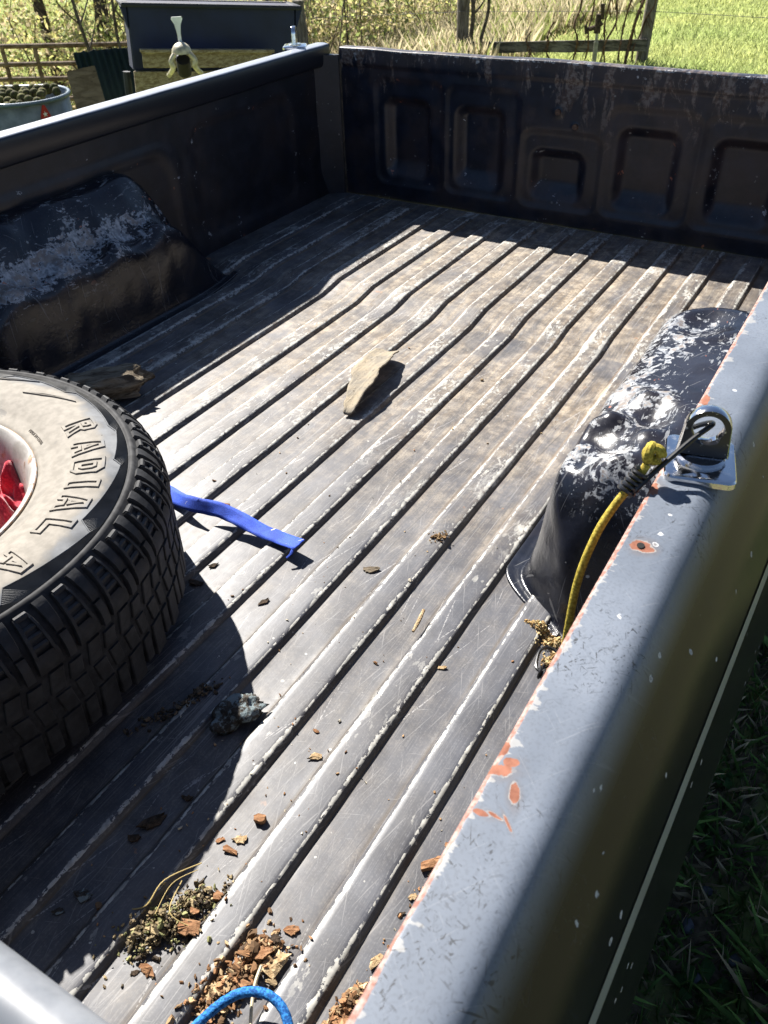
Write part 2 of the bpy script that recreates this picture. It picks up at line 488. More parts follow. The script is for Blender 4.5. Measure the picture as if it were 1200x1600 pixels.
    col = m.mix(patch, col, m.mix(m.step(jag, 0.3, 0.7), (0.16, 0.060, 0.035), (0.30, 0.125, 0.078)))
    rr = m.mx(m.mx(edge, patch), m.mul(pale, 0.7))
    m.set(color=col, rough=m.add(m.mul(rr, 0.4), m.add(0.26, m.mul(chalk, m.add(0.22, m.mul(fine, 0.14))))), spec=m.add(0.13, m.mul(chalk, 0.30)))
    m.bump(m.add(m.mul(pale, -1.0), m.mul(big, 0.6)), 0.35, 0.0009)
    return m.m

M_floor = floor_material()
M_side = panel_material('side_panel_paint', worn=0.15, rusty=0.12, base=(0.007, 0.008, 0.012), rough=0.36)
M_tail = panel_material('tailgate_paint', worn=0.30, rusty=0.22, base=(0.006, 0.008, 0.015), rough=0.30, topz=0.45, streaks=True)
M_well = panel_material('wheel_well_paint', worn=1.0, rusty=0.06, base=(0.006, 0.007, 0.011), rough=0.17, scuff=True)
M_rail = rail_material()
M_stripe = simple('pinstripe', (0.20, 0.22, 0.20), 0.4, var=0.1)
M_black = simple('black_hole', (0.006, 0.005, 0.004), 0.9)

# ================================================================== THE GROUND
def gz(x, y):
    x = np.asarray(x, float); y = np.asarray(y, float)
    down = -0.28 * sstep(-1.5, -4.2, x) - 0.42 * sstep(-3.8, -8.0, x)
    d = np.hypot(x - 0.9, y)
    rise = 0.055 * np.clip(d - 15, 0, 60) - 0.0003 * np.clip(d - 15, 0, 60) ** 2
    return -0.72 + down + rise + 0.02 * vnoise(x, y, 0.9, 3) * sstep(2.5, 5, d)

def ground_material():
    m = N('lawn_soil'); P = m.pos()
    n1 = m.noise(P, 0.8, 4); n2 = m.noise(P, 8, 5, 0.6); n3 = m.noise(P, 60, 4)
    g = m.mix(m.step(n2, 0.35, 0.65), (0.19, 0.22, 0.075), (0.28, 0.32, 0.11))
    X, Y, Z = m.sep(P)
    near = m.step(m.add(X, m.mul(m.sub(n1, 0.5), 1.5)), 0.2, 0.9)
    dry = m.mul(m.mul(m.step(X, -2.6, -4.5), m.step(Y, 5.5, 7.5)), m.step(n1, 0.35, 0.6))
    g = m.mix(m.mul(dry, 0.7), g, (0.34, 0.28, 0.14))
    soil = m.mix(m.step(n3, 0.35, 0.65), (0.08, 0.062, 0.045), (0.17, 0.13, 0.09))
    g = m.mix(m.mul(near, m.step(n2, 0.40, 0.55)), g, soil)
    m.set(color=g, rough=0.95, spec=0.1)
    m.bump(m.add(n2, m.mul(n3, 0.5)), 0.6, 0.03)
    return m.m

def nonuni(a, b, n, c, p=1.8):
    t = np.linspace(-1, 1, n); s = np.sign(t) * np.abs(t) ** p
    return np.where(s < 0, c + (c - a) * s, c + (b - c) * s)
gx = nonuni(-160, 160, 150, -2, 2.4); gy = nonuni(-160, 260, 160, 4, 2.4)
GX, GY = np.meshgrid(gx, gy, indexing='ij')
ground = build('ground', np.c_[GX.ravel(), GY.ravel(), gz(GX, GY).ravel()], grid_faces(len(gx), len(gy)), ground_material())
tag(ground, 'gently sloping lawn ground around the truck', kind='structure')

# ================================================================== THE TRUCK
truck = empty('pickup_truck', (0, 0, 0))
tag(truck, 'dark navy pickup truck seen into its long ribbed cargo bed', 'pickup truck')

def floor_z(y):
    return 0.0125 * np.clip((np.asarray(y, float) - 1.705) / 0.085, 0, 1)

PITCH = 0.107
RIBS = list(range(-3, 11))
def rib_right(i): return -0.2996 + PITCH * i
RIB_W = 0.040; RIB_H = 0.0090
Y0, Y1 = -0.02, 2.448
ys = np.unique(np.concatenate([np.linspace(Y0, 1.66, 96), np.linspace(1.66, 1.82, 17), np.linspace(1.82, 2.30, 28), np.linspace(2.30, Y1, 22)]))
def rib_section():
    """offset from right top edge, height fraction, edge distance, valley amount"""
    w = RIB_W
    return [(-w - 0.0075, 0.0, 0.0120, 1.0), (-w - 0.0055, 0.16, 0.009, 0.9), (-w - 0.0022, 0.66, 0.0038, 0.2), (-w - 0.0003, 0.88, 0.0010, 0.05), (-w + 0.0024, 0.985, 0.0006, 0.0),
            (-w + 0.008, 1.01, 0.006, 0.0), (-w / 2, 1.03, w / 2, 0.0), (-0.008, 1.01, 0.006, 0.0), (-0.0024, 0.985, 0.0006, 0.0), (0.0002, 0.88, 0.0010, 0.05), (0.0016, 0.66, 0.0038, 0.2), (0.0040, 0.16, 0.009, 0.9), (0.0056, 0.0, 0.0120, 1.0)]
SEC = rib_section()
def dent(x, y):
    return 0.0011 * vnoise(x, y, 5, 21, 2) + 0.0004 * vnoise(x, y, 30, 5)

xs_list = []
fl_v = []; fl_f = []; fl_e = []; fl_w = []
def add_strip(x0, x1, n=6, v0=1.0, v1=1.0):
    base = sum(len(a) for a in fl_v)
    t = np.linspace(0, 1, n)
    t = 0.5 - 0.5 * np.cos(t * math.pi)
    xs = x0 + (x1 - x0) * t
    XX, YY = np.meshgrid(xs, ys, indexing='ij')
    k = np.minimum(1, np.minimum(t, 1 - t) / 0.12)[:, None]
    ZZ = floor_z(YY) + dent(XX, YY) * k
    fl_v.append(np.c_[XX.ravel(), YY.ravel(), ZZ.ravel()])
    fl_f.append(grid_faces(n, len(ys)) + base)
    fl_e.append(np.full(XX.size, 0.05))
    va = np.maximum(v0 * np.clip(1 - t / 0.22, 0, 1), v1 * np.clip(1 - (1 - t) / 0.22, 0, 1)) * 0.7 + 0.3
    fl_w.append(np.repeat(va, len(ys)))
add_strip(-0.775, rib_right(-3) + SEC[0][0], 8)
for a, b in zip(RIBS[:-1], RIBS[1:]):
    add_strip(rib_right(a) + SEC[-1][0], rib_right(b) + SEC[0][0], 8)
add_strip(rib_right(10) + SEC[-1][0], 0.85, 8)
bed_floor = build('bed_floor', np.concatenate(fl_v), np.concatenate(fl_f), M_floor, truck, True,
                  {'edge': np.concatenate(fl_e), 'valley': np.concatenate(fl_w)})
for i in RIBS:
    xr = rib_right(i)
    off = np.array([s[0] for s in SEC]); hf = np.array([s[1] for s in SEC])
    y_ = ys
    hgt = RIB_H * (1 - sstep(2.372, 2.392, y_)) * sstep(Y0 + 0.03, Y0 + 0.06, y_)
    nar = 1 - 0.25 * sstep(2.355, 2.392, y_)
    cx = xr - RIB_W / 2
    XX = cx + (off[:, None] + RIB_W / 2) * np.ones_like(y_)[None, :]
    inner = np.abs(off + RIB_W / 2) < RIB_W / 2 + 0.003
    XX[inner] = cx + (off[inner][:, None] + RIB_W / 2) * nar[None, :]
    wob = 0.0007 * vnoise(y_ * 0 + i * 7.3, y_, 9, i + 30, 2)
    XX = XX + wob[None, :] * inner[:, None]
    ZZ = floor_z(y_)[None, :] + hf[:, None] * hgt[None, :] + 0.0008 * vnoise(XX, np.broadcast_to(y_, XX.shape), 12, 40 + i, 2) * (hf[:, None] > 0.5)
    YY = np.broadcast_to(y_, XX.shape)
    ed = np.repeat(np.array([s[2] for s in SEC]), len(y_)); va = np.repeat(np.array([s[3] for s in SEC]), len(y_))
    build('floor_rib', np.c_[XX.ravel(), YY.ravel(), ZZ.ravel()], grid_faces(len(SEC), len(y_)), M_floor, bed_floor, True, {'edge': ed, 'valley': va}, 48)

# ---- side panels: inner wall relief + rail + outer skin in one pressed sheet each
def rrect(y, z, y0, y1, z0, z1, r, soft):
    cy, cz = (y0 + y1) / 2, (z0 + z1) / 2
    dy = np.abs(y - cy) - (y1 - y0) / 2 + r; dz = np.abs(z - cz) - (z1 - z0) / 2 + r
    d = np.hypot(np.maximum(dy, 0), np.maximum(dz, 0)) + np.minimum(np.maximum(dy, dz), 0) - r
    return 1 - sstep(-soft, soft, d)

def inner_wall(name, x, sgn):
    yy = np.linspace(Y0, 2.452, 190); zz = np.linspace(-0.004, 0.425, 60)
    YY, ZZ = np.meshgrid(yy, zz, indexing='ij')
    rel = 0.005 * rrect(YY, ZZ, 1.80, 2.26, 0.05, 0.345, 0.05, 0.012)
    rel += 0.006 * rrect(YY, ZZ, 0.15, 0.80, 0.05, 0.345, 0.05, 0.010)
    rel -= 0.004 * (rrect(YY, ZZ, 0.84, 1.74, -0.2, 0.335, 0.08, 0.010) - rrect(YY, ZZ, 0.87, 1.71, -0.2, 0.305, 0.07, 0.010))
    rel += 0.002 * vnoise(YY, ZZ, 6, 77, 2)
    slope = 0.018 * sstep(0.10, 0.0, ZZ)       # coved foot
    XX = x + sgn * rel - sgn * slope
    edge = np.abs(np.gradient(rel, axis=0)) + np.abs(np.gradient(rel, axis=1))
    w = 0.15 + 0.5 * np.clip(edge / 0.003, 0, 1) + 0.25 * sstep(0.05, 0.0, ZZ)
    f = grid_faces(len(yy), len(zz))
    if sgn > 0: f = f[:, ::-1]
    return build(name, np.c_[XX.ravel(), YY.ravel(), ZZ.ravel()], f, M_side, None, True, {'wear': w.ravel()})

def extrude_profile(name, prof, mat, parent, dents=0.0008, seed=1, taper=None, ny=150, y0=Y0, y1=2.452):
    yy = np.linspace(y0, y1, ny)
    pr = np.array(prof)
    V = np.zeros((len(pr), ny, 3))
    V[:, :, 0] = pr[:, 0:1]; V[:, :, 2] = pr[:, 1:2]; V[:, :, 1] = yy[None, :]
    s = np.linspace(0, 1, len(pr))[:, None]
    V[:, :, 2] += dents * vnoise(V[:, :, 1] * 1.0, s * 3 + 0 * V[:, :, 1], 6, seed, 3)
    V[:, :, 0] += 0.5 * dents * vnoise(V[:, :, 1], s * 3 + 0 * V[:, :, 1], 9, seed + 9, 3)
    if taper is not None:
        V[:, :, 0] += taper[:, None] * (yy[None, :] - 0.3)
    return build(name, V.reshape(-1, 3), grid_faces(len(pr), ny), mat, parent, True, {'wear': np.full(len(pr) * ny, 0.25)})

def smooth_profile(pts, n=5):
    return [(p.x, p.z) for p in spline([(x, 0, z) for x, z in pts], n)]

# right (near) side of the bed: rail the camera leans over
side_near = inner_wall('side_panel', 0.838, 1)
side_near.parent = truck
profR = [(0.838, 0.405), (0.8115, 0.408), (0.8105, 0.415), (0.8100, 0.440), (0.8100, 0.4525), (0.8108, 0.4560), (0.8130, 0.4574)] + \
    smooth_profile([(0.814, 0.4575), (0.830, 0.4576), (0.8440, 0.4573), (0.8525, 0.4558), (0.8590, 0.4512), (0.8645, 0.4430), (0.8745, 0.4200), (0.891, 0.388), (0.901, 0.358), (0.909, 0.325), (0.9150, 0.285),
                    (0.9200, 0.23), (0.9250, 0.14), (0.9265, 0.05), (0.9240, -0.05), (0.9150, -0.20), (0.9050, -0.33)], 5)
tp = np.array([0.022 * np.clip((p[0] - 0.85) / 0.06, 0, 1) for p in profR])
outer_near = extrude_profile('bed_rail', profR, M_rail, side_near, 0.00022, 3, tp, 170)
outer_near['label'] = 'chalky blue grey top rail with rust chipped inner edge'
# body-line pinstripe on the shoulder
ps = [(0.9060, 0.3360), (0.9093, 0.3215)]
yy = np.linspace(Y0, 2.45, 60)
pv = np.array([[(x + 0.0014 + 0.022 * (y - 0.3), y, z) for y in yy] for x, z in [ps[0], ((ps[0][0] + ps[1][0]) / 2 + 0.0006, (ps[0][1] + ps[1][1]) / 2), ps[1]]])
build('pinstripe', pv.reshape(-1, 3), grid_faces(3, len(yy)), M_stripe, side_near)
# black disc painted as the dark inside of a hole in the rail
hv = [(0.827 + 0.0030 * math.cos(a), 0.548 + 0.0036 * math.sin(a), 0.4586) for a in np.linspace(0, 2 * math.pi, 15)[:-1]]
build('bolt_hole_disc', hv, [tuple(range(14))], M_black, side_near, False)

# left (far) side
side_far = inner_wall('side_panel', -0.762, -1)
side_far.parent = truck
profL = [(-0.762, 0.395), (-0.742, 0.398), (-0.738, 0.404), (-0.7365, 0.430), (-0.7355, 0.4500), (-0.7375, 0.4560)] + \
    smooth_profile([(-0.741, 0.4580), (-0.762, 0.4590), (-0.785, 0.4575), (-0.803, 0.4515), (-0.820, 0.4405), (-0.833, 0.424), (-0.842, 0.400), (-0.848, 0.36), (-0.854, 0.26),
                    (-0.858, 0.12), (-0.857, 0.0), (-0.848, -0.2), (-0.838, -0.33)], 4)
M_rail2 = N('far_rail_paint'); P_ = M_rail2.pos(); z_ = M_rail2.sep(P_)[2]; n_ = M_rail2.noise(P_, 16, 4)
M_rail2.set(color=M_rail2.mix(M_rail2.step(M_rail2.add(z_, M_rail2.mul(M_rail2.sub(n_, 0.5), 0.004)), 0.4545, 0.4572), (0.012, 0.013, 0.018), M_rail2.mix(n_, (0.20, 0.22, 0.26), (0.32, 0.34, 0.38))), rough=0.34)  # sun sheen put into the colour: pale crest, dark lip
M_rail2 = M_rail2.m
extrude_profile('bed_rail', profL[::-1], M_rail2, side_far, 0.0008, 8)

# ---- corner pillars beside the tailgate
for xa, xb in ((-0.770, -0.6945), (0.845, 0.7845)):
    v = [(xa, 2.395, z) for z in (0.0, 0.43)] + [(xb + (xa - xb) * 0.10, 2.440, z) for z in (0.0, 0.43)] + [(xb, 2.449, z) for z in (0.0, 0.43)] + [(xb, 2.452, z) for z in (0.0, 0.43)] + [(xa, 2.452, z) for z in (0.0, 0.43)]
    f = [(0, 1, 3, 2), (2, 3, 5, 4), (4, 5, 7, 6), (6, 7, 9, 8), (8, 9, 1, 0), (1, 9, 7, 5, 3), (0, 2, 4, 6, 8)]
    me = make_mesh('corner_pillar', v, f, False, {'wear': np.full(10, 0.2)}); recalc(me); obj('corner_pillar', me, M_side, truck)

# ---- tailgate with pressed pockets
TX0, TX1, TH = -0.693, 0.783, 0.4524
tx = np.linspace(TX0, TX1, 260); tz = np.linspace(0.010, TH - 0.006, 90)
TXX, TZZ = np.meshgrid(tx, tz, indexing='ij')
POCK = [(-0.570, -0.334, 0.065, 0.372), (-0.323, -0.087, 0.065, 0.368), (-0.072, 0.168, 0.062, 0.272), (0.180, 0.428, 0.065, 0.352), (0.440, 0.690, 0.065, 0.350)]
rel = np.zeros_like(TXX); reg = np.full(TXX.shape, -1)
for k, (a, b, c, d) in enumerate(POCK):
    rel += 0.006 * rrect(TXX, TZZ, a, b, c, d, 0.035, 0.012)
    ia, ib = a + 0.040, b - 0.055
    rel += 0.026 * rrect(TXX, TZZ, ia, ib, c + 0.022, d - 0.060, 0.025, 0.017) * (0.25 + 0.75 * sstep(c + 0.015, c + 0.075, TZZ))
    reg[rrect(TXX, TZZ, a - 0.010, b + 0.010, c - 0.010, d + 0.010, 0.035, 0.001) > 0.5] = k
rel += 0.0030 * vnoise(TXX, TZZ, 6, 90, 3)
topwave = 0.0035 * vnoise(TXX[:, :1], TXX[:, :1] * 0, 4.5, 91, 2)
rel -= 0.007 * np.exp(-((TXX - 0.032) / 0.010) ** 2 - ((TZZ - 0.325) / 0.010) ** 2)      # latch bolt heads pressed through
rel -= 0.006 * np.exp(-((TXX - 0.085) / 0.008) ** 2 - ((TZZ - 0.293) / 0.008) ** 2)
lip = 0.006 * sstep(0.40, 0.41, TZZ)
V = np.c_[TXX.ravel(), (2.45 + rel - lip).ravel(), (TZZ + topwave * (TZZ / TH) ** 3).ravel()]
edge = np.abs(np.gradient(rel, axis=0)) + np.abs(np.gradient(rel, axis=1))
wear = 0.18 + 0.35 * np.clip(edge / 0.004, 0, 1) + 0.45 * sstep(0.40, 0.45, TZZ) + 0.3 * sstep(0.05, 0.01, TZZ)
F = grid_faces(len(tx), len(tz))[:, ::-1]
fr = reg.ravel()[F]; freg = np.where((fr == fr[:, :1]).all(1), fr[:, 0], -1)
tailgate = empty('tailgate', (0, 0, 0)); tailgate.parent = truck
def sub_mesh(name, mask, parent):
    used = np.unique(F[mask]); remap = np.zeros(len(V), int); remap[used] = np.arange(len(used))
    return build(name, V[used], remap[F[mask]][:, ::-1], M_tail, parent, True, {'wear': wear.ravel()[used]})
sub_mesh('inner_skin', freg < 0, tailgate)
for k in range(len(POCK)): sub_mesh('pressed_pocket', freg == k, tailgate)
# rolled top edge and outer skin
n = 120; xx = np.linspace(TX0, TX1, n)
wv = 0.0035 * vnoise(xx, xx * 0, 4.5, 91, 2)
pf = [(2.444, TH - 0.0062), (2.4435, TH - 0.002), (2.446, TH), (2.452, TH + 0.001), (2.470, TH + 0.001), (2.482, TH), (2.487, TH - 0.006), (2.490, TH - 0.03), (2.492, 0.2), (2.490, -0.02), (2.45, -0.03)]
V2 = np.array([[(x, py, pz + (w if pz > 0.3 else 0)) for x, w in zip(xx, wv)] for py, pz in pf])
build('top_edge', V2.reshape(-1, 3), grid_faces(len(pf), n)[:, ::-1], M_tail, tailgate, True, {'wear': np.repeat([0.9, 1, 0.9, 0.6, 0.5, 0.4, 0.3, 0.2, 0.1, 0.1, 0.1], n)})
for (bx, bz) in [(0.032, 0.328), (0.086, 0.294)]:
    a = np.linspace(0, 2 * math.pi, 11)[:-1]
    v = [(bx + 0.008 * math.cos(t), 2.441, bz + 0.008 * math.sin(t)) for t in a] + [(bx + 0.010 * math.cos(t), 2.452, bz + 0.010 * math.sin(t)) for t in a]
    f = [tuple(range(10))[::-1]] + [(i, (i + 1) % 10, 10 + (i + 1) % 10, 10 + i) for i in range(10)]
    build('latch_bolt', v, f, simple('rusty_bolt', (0.09, 0.05, 0.03), 0.7, var=0.5, scale=200), tailgate, False)
for ex, s_ in ((TX0, 1), (TX1, -1)):                      # end flange with a bare metal edge
    mb = MB(); mb.box((ex - 0.0012 * s_, 2.464, 0.228), (0.0022, 0.044, 0.434)); mb.build('end_flange', simple('worn_flange', (0.07, 0.055, 0.04), 0.6, 0.0, var=0.6, scale=60), tailgate, False)

# ---- front header of the bed (rounded tube-like rail, lower left of the picture)
mb = MB()
pf = [(0.000, 0.30), (0.004, 0.43), (0.030, 0.440)] + [(0.0705 + 0.0205 * math.cos(a), 0.4365 + 0.0205 * math.sin(a)) for a in np.linspace(R(225), R(-60), 16)] + [(0.074, 0.415), (0.06, 0.41), (0.02, 0.41), (0.005, 0.40), (0.004, 0.0)]
nx = 60; xx = np.linspace(-0.745, 0.822, nx)
V2 = np.array([[(x, py, pz) for x in xx] for py, pz in pf])
M_front = N('front_header_paint')
n_ = M_front.noise(M_front.pos(), 40, 5); v_ = M_front.voro(M_front.pos(), 70)
sp_ = M_front.mul(M_front.step(v_[0], 0.16, 0.12), M_front.step(M_front.sep(v_[1])[0], 0.84, 0.85))
M_front.set(color=M_front.mix(M_front.mul(sp_, 0.7), M_front.mix(M_front.step(n_, 0.35, 0.7), (0.13, 0.14, 0.155), (0.20, 0.21, 0.225)), (0.05, 0.05, 0.055)), rough=0.42)
fr_o = build('front_rail', V2.reshape(-1, 3), grid_faces(len(pf), nx), M_front.m, truck)
recalc(fr_o.data)

# ---- wheel housings
def wheel_housing(sgn, xw, xin_base, xin_top, zwall, ztop, y0, y1, y2, y3, dents, seed):
    """loft: xw wall x, section collapses towards both ends; y0..y1 rising, y2..y3 falling"""
    prof = []                                            # (fraction across 0 wall..1 base, height)
    sec = spline([(0.0, 0, zwall), (0.30, 0, zwall - 0.012), (0.58, 0, ztop + 0.016), (0.77, 0, ztop + 0.002), (0.865, 0, ztop - 0.022), (0.905, 0, ztop * 0.64), (0.945, 0, ztop * 0.28), (0.985, 0, 0.012), (1.03, 0, 0.0045), (1.10, 0, 0.003), (1.11, 0, -0.004)], 5)
    wid = abs(xin_base - xw)
    sN = 110
    s = np.linspace(0, 1, sN)
    yv = y0 - 0.012 + (y3 - y0 + 0.024) * s
    V = np.zeros((sN, len(sec), 3))
    for i, y in enumerate(yv):
        a = np.clip((y - y0) / (y1 - y0), 0, 1); b = np.clip((y3 - y) / (y3 - y2), 0, 1)
        ha = math.sin(a * math.pi / 2) ** 0.85
        hb = float(sstep(0, 1, b)) * 0.55 + 0.45 * math.sin(b * math.pi / 2)
        h = ha * hb
        w = (0.62 + 0.38 * math.sin(min(1, a * 1.15) * math.pi / 2)) * (0.86 + 0.14 * math.sin(b * math.pi / 2))
        for j, p in enumerate(sec):
            zz = p.z * h if p.z > 0.006 else p.z
            V[i, j] = (xw - sgn * p.x * wid * w, y, zz + float(floor_z(y)) * (1 if p.z < 0.02 else 0))
    # dents: push along -normal approx (down and outwards)
    X, Y, Z = V[..., 0], V[..., 1], V[..., 2]
    body = sstep(0.02, 0.08, Z)
    d = 0.005 * vnoise(Y, X * 1.0 + Z * 0.7, 6, seed, 2) + 0.003 * vnoise(Y, X + Z, 17, seed + 3, 2)
    for (dy, dx, r, dep) in dents:
        q = np.hypot((Y - dy) / r, (X - dx) / (r * 0.8))
        d -= dep * np.exp(-q ** 2 * 1.2) - dep * 0.42 * np.exp(-((q - 1.35) / 0.35) ** 2)
    V[..., 2] = Z + d * body * sstep(0.06, 0.16, Z)
    V[..., 0] = X - sgn * d * body * 0.5 * (1 - sstep(0.12, 0.2, Z))
    Z = V[..., 2]
    zed = ztop - 0.012
    zed = zed + (0.018 if sgn < 0 else 0.0)
    wear = 0.12 + 0.72 * np.exp(-((Z - zed) / 0.038) ** 2) * sstep(0.02, 0.1, Z) + 0.30 * sstep(zed, zed + 0.04, Z)
    wear = np.clip((wear + 0.30 * vnoise(X, Y, 8, seed + 5, 2)) * (1.12 if sgn < 0 else 0.84), 0, 1)  # real scuffs; coverage paints up the shaded left, down the sunlit right
    f = grid_faces(sN, len(sec))
    me = make_mesh('wheel_housing', V.reshape(-1, 3), f, True, {'wear': wear.ravel()})
    recalc(me)
    return obj('wheel_housing', me, M_well, truck)
wheel_housing(1, 0.850, 0.586, 0.62, 0.270, 0.228, 0.866, 0.985, 1.50, 1.76,
              [(1.02, 0.665, 0.050, 0.022), (1.10, 0.70, 0.045, 0.018), (1.13, 0.645, 0.040, 0.014), (0.95, 0.64, 0.05, 0.016), (1.45, 0.70, 0.05, 0.012)], 11)
wheel_housing(-1, -0.775, -0.582, -0.60, 0.308, 0.195, 0.90, 1.05, 1.50, 1.715,
              [(1.28, -0.66, 0.060, 0.020), (1.42, -0.64, 0.055, 0.018), (1.12, -0.64, 0.055, 0.018), (1.52, -0.67, 0.05, 0.012), (1.20, -0.70, 0.05, 0.012)], 23)

# ---- tie-down anchors on the rails
M_chrome = N('chrome'); ch_n = M_chrome.noise(M_chrome.pos(), 120, 4)
M_chrome.set(color=(0.62, 0.62, 0.63), metal=1.0, rough=M_chrome.step(ch_n, 0.4, 0.75, 0.07, 0.35)); M_chrome = M_chrome.m
M_dchrome = N('chipped_dark_chrome'); ch_n = M_dchrome.noise(M_dchrome.pos(), 170, 4, 0.6)
M_dchrome.set(color=M_dchrome.mix(M_dchrome.step(ch_n, 0.62, 0.66), (0.045, 0.045, 0.05), (0.5, 0.49, 0.47)), metal=0.6, rough=0.28); M_dchrome = M_dchrome.m

def anchor(loc, rz, plate=(0.060, 0.070), gap=0.0):
    a = empty('tie_down_anchor', (0, 0, 0)); a.parent = truck
    T = Matrix.Translation(loc) @ Matrix.Rotation(rz, 4, 'Z')
    # rounded plate
    def rounded(w, h, r, n=6):
        pts = []
        for cx, cy, a0 in ((w / 2 - r, h / 2 - r, 0), (-w / 2 + r, h / 2 - r, 90), (-w / 2 + r, -h / 2 + r, 180), (w / 2 - r, -h / 2 + r, 270)):
            for k in range(n + 1):
                t = R(a0 + 90 * k / n); pts.append((cx + r * math.cos(t), cy + r * math.sin(t)))
        return pts
    w, h = plate
    loops = [(1.0, -0.003), (1.0, 0.0022), (0.965, 0.0040), (0.90, 0.0046)]
    v = []; f = []
    o0 = rounded(w, h, 0.008); n = len(o0)
    for sc, z in loops: v += [tuple(T @ Vector((x * sc, y * sc, z))) for x, y in o0]
    for k in range(len(loops) - 1):
        for i in range(n): f.append((k * n + i, k * n + (i + 1) % n, (k + 1) * n + (i + 1) % n, (k + 1) * n + i))
    f.append(tuple((len(loops) - 1) * n + i for i in range(n)))
    build('base_plate', v, f, M_chrome, a, True, None, 30)
    # boss under the ring
    v = []; f = []; n = 24
    for r, z in ((0.021, 0.004), (0.021, 0.007), (0.019, 0.0085), (0.0, 0.0085)):
        v += [tuple(T @ Vector((r * math.cos(2 * math.pi * i / n), r * math.sin(2 * math.pi * i / n), z))) for i in range(n)]
    for k in range(3):
        for i in range(n): f.append((k * n + i, k * n + (i + 1) % n, (k + 1) * n + (i + 1) % n, (k + 1) * n + i))
    build('swivel_boss', v, f, M_chrome, a, True, None, 30)
    # D-shaped upright tab with an eye: outline in local x (width) and z
    outer = []
    for t in np.linspace(0, 180, 19): outer.append((0.0195 * math.cos(R(t)), 0.036 + 0.0195 * math.sin(R(t))))
    outer += [(-0.0215, 0.016), (-0.0225, 0.008)] + [(-0.0225 + 0.045 * k / 6, 0.008) for k in range(1, 6)] + [(0.0225, 0.008), (0.0215, 0.016)]
    m_ = len(outer)
    inner = []
    for p in outer:
        ang = math.atan2(p[1] - 0.036, p[0]); inner.append((0.0128 * math.cos(ang), 0.036 + 0.0128 * math.sin(ang)))
    def mixp(p, q, t): return (p[0] + (q[0] - p[0]) * t, p[1] + (q[1] - p[1]) * t)
    th = 0.0058
    rings = [[(p, -th * 0.62) for p in outer], [(mixp(p, q, 0.12), -th) for p, q in zip(outer, inner)], [(mixp(p, q, 0.86), -th) for p, q in zip(outer, inner)], [(q, -th * 0.55) for q in inner],
             [(q, th * 0.55) for q in inner], [(mixp(p, q, 0.86), th) for p, q in zip(outer, inner)], [(mixp(p, q, 0.12), th) for p, q in zip(outer, inner)], [(p, th * 0.62) for p in outer]]
    v = [tuple(T @ Vector((p[0], y, p[1]))) for ring in rings for p, y in ring]
    f = []
    for k in range(len(rings)):
        k2 = (k + 1) % len(rings)
        for i in range(m_): f.append((k * m_ + i, k * m_ + (i + 1) % m_, k2 * m_ + (i + 1) % m_, k2 * m_ + i))
    me = make_mesh('ring', v, f); recalc(me)
    ri = obj('ring', me, M_dchrome, a, 40)
    me.materials.append(M_chrome)
    for p in me.polygons:                                 # polished rim
        k = p.index // m_
        if k in (7, 0, 6, 3): p.material_index = 1
    return a
anchor((0.838, 0.684, 0.4600), R(14))
anchor((-0.800, 2.36, 0.4585), R(-60), (0.07, 0.07))

# ================================================================== THE SPARE WHEEL
WC = Vector((-0.140, 0.410, 0.0125))
wheel = empty('spare_wheel', WC)
tag(wheel, 'dusty off-road spare tyre lying flat on the bed floor', 'wheel')
def cyl(r, th, z): return (r * math.cos(th), r * math.sin(th), z)

TP = [(.222, .212), (.2225, .219), (.226, .2245), (.2330, .2285), (.2345, .2275), (.250, .234), (.268, .2390), (.285, .2415), (.305, .2422), (.320, .2410), (.335, .2380), (.346, .2345),
      (.3500, .2332), (.3520, .2360), (.3560, .2362), (.3585, .2335), (.3620, .2290), (.372, .2180), (.381, .2040), (.3870, .188), (.390, .160), (.391, .115), (.390, .070), (.387, .045), (.378, .026), (.362, .012), (.33, .002), (.29, -.0005), (.25, .008), (.222, .03)]
def side_z(r):
    a = np.array(TP[:17]); return float(np.interp(r, a[:, 0], a[:, 1]))
nT = 180
th = np.linspace(0, 2 * math.pi, nT, endpoint=False)
V = np.array([[cyl(r, t, z) for t in th] for r, z in TP])
tyre_m = N('dusty_rubber')
tm = tyre_m
oc = tm.objco(); X, Y, Z = tm.sep(oc)
rad = tm.math('SQRT', tm.add(tm.mul(X, X), tm.mul(Y, Y)))
nb = tm.noise(oc, 9, 5, 0.6); nf = tm.noise(oc, 80, 4)
dustm = tm.mul(tm.step(tm.add(rad, tm.mul(tm.sub(nb, 0.5), 0.10)), 0.345, 0.300), tm.step(Z, 0.19, 0.215))
gray = tm.mix(tm.step(nb, 0.4, 0.65), (0.075, 0.080, 0.088), (0.20, 0.205, 0.21))
cream = tm.mix(tm.step(nf, 0.3, 0.7), (0.195, 0.176, 0.147), (0.262, 0.237, 0.200))
colr = tm.mix(tm.step(dustm, 0.2, 0.9), gray, cream)
rub = tm.mix(tm.step(nf, 0.35, 0.7), (0.020, 0.020, 0.021), (0.045, 0.045, 0.046))
colr = tm.mix(tm.step(rad, 0.343, 0.351), colr, rub)
sm = tm.mul(tm.step(tm.noise(tm.map(oc, sc=(1, 2.2, 1)), 24, 3), 0.70, 0.74), 0.5)
colr = tm.mix(sm, colr, (0.12, 0.115, 0.11))
vv = tm.voro(oc, 60); dot = tm.mul(tm.step(vv[0], 0.07, 0.05), tm.step(tm.sep(vv[1])[0], 0.85, 0.86))
colr = tm.mix(dot, colr, (0.03, 0.025, 0.02))
tm.set(color=colr, rough=0.75, spec=0.25); tm.bump(tm.add(nf, nb), 0.12, 0.001)
M_tyre = tyre_m.m
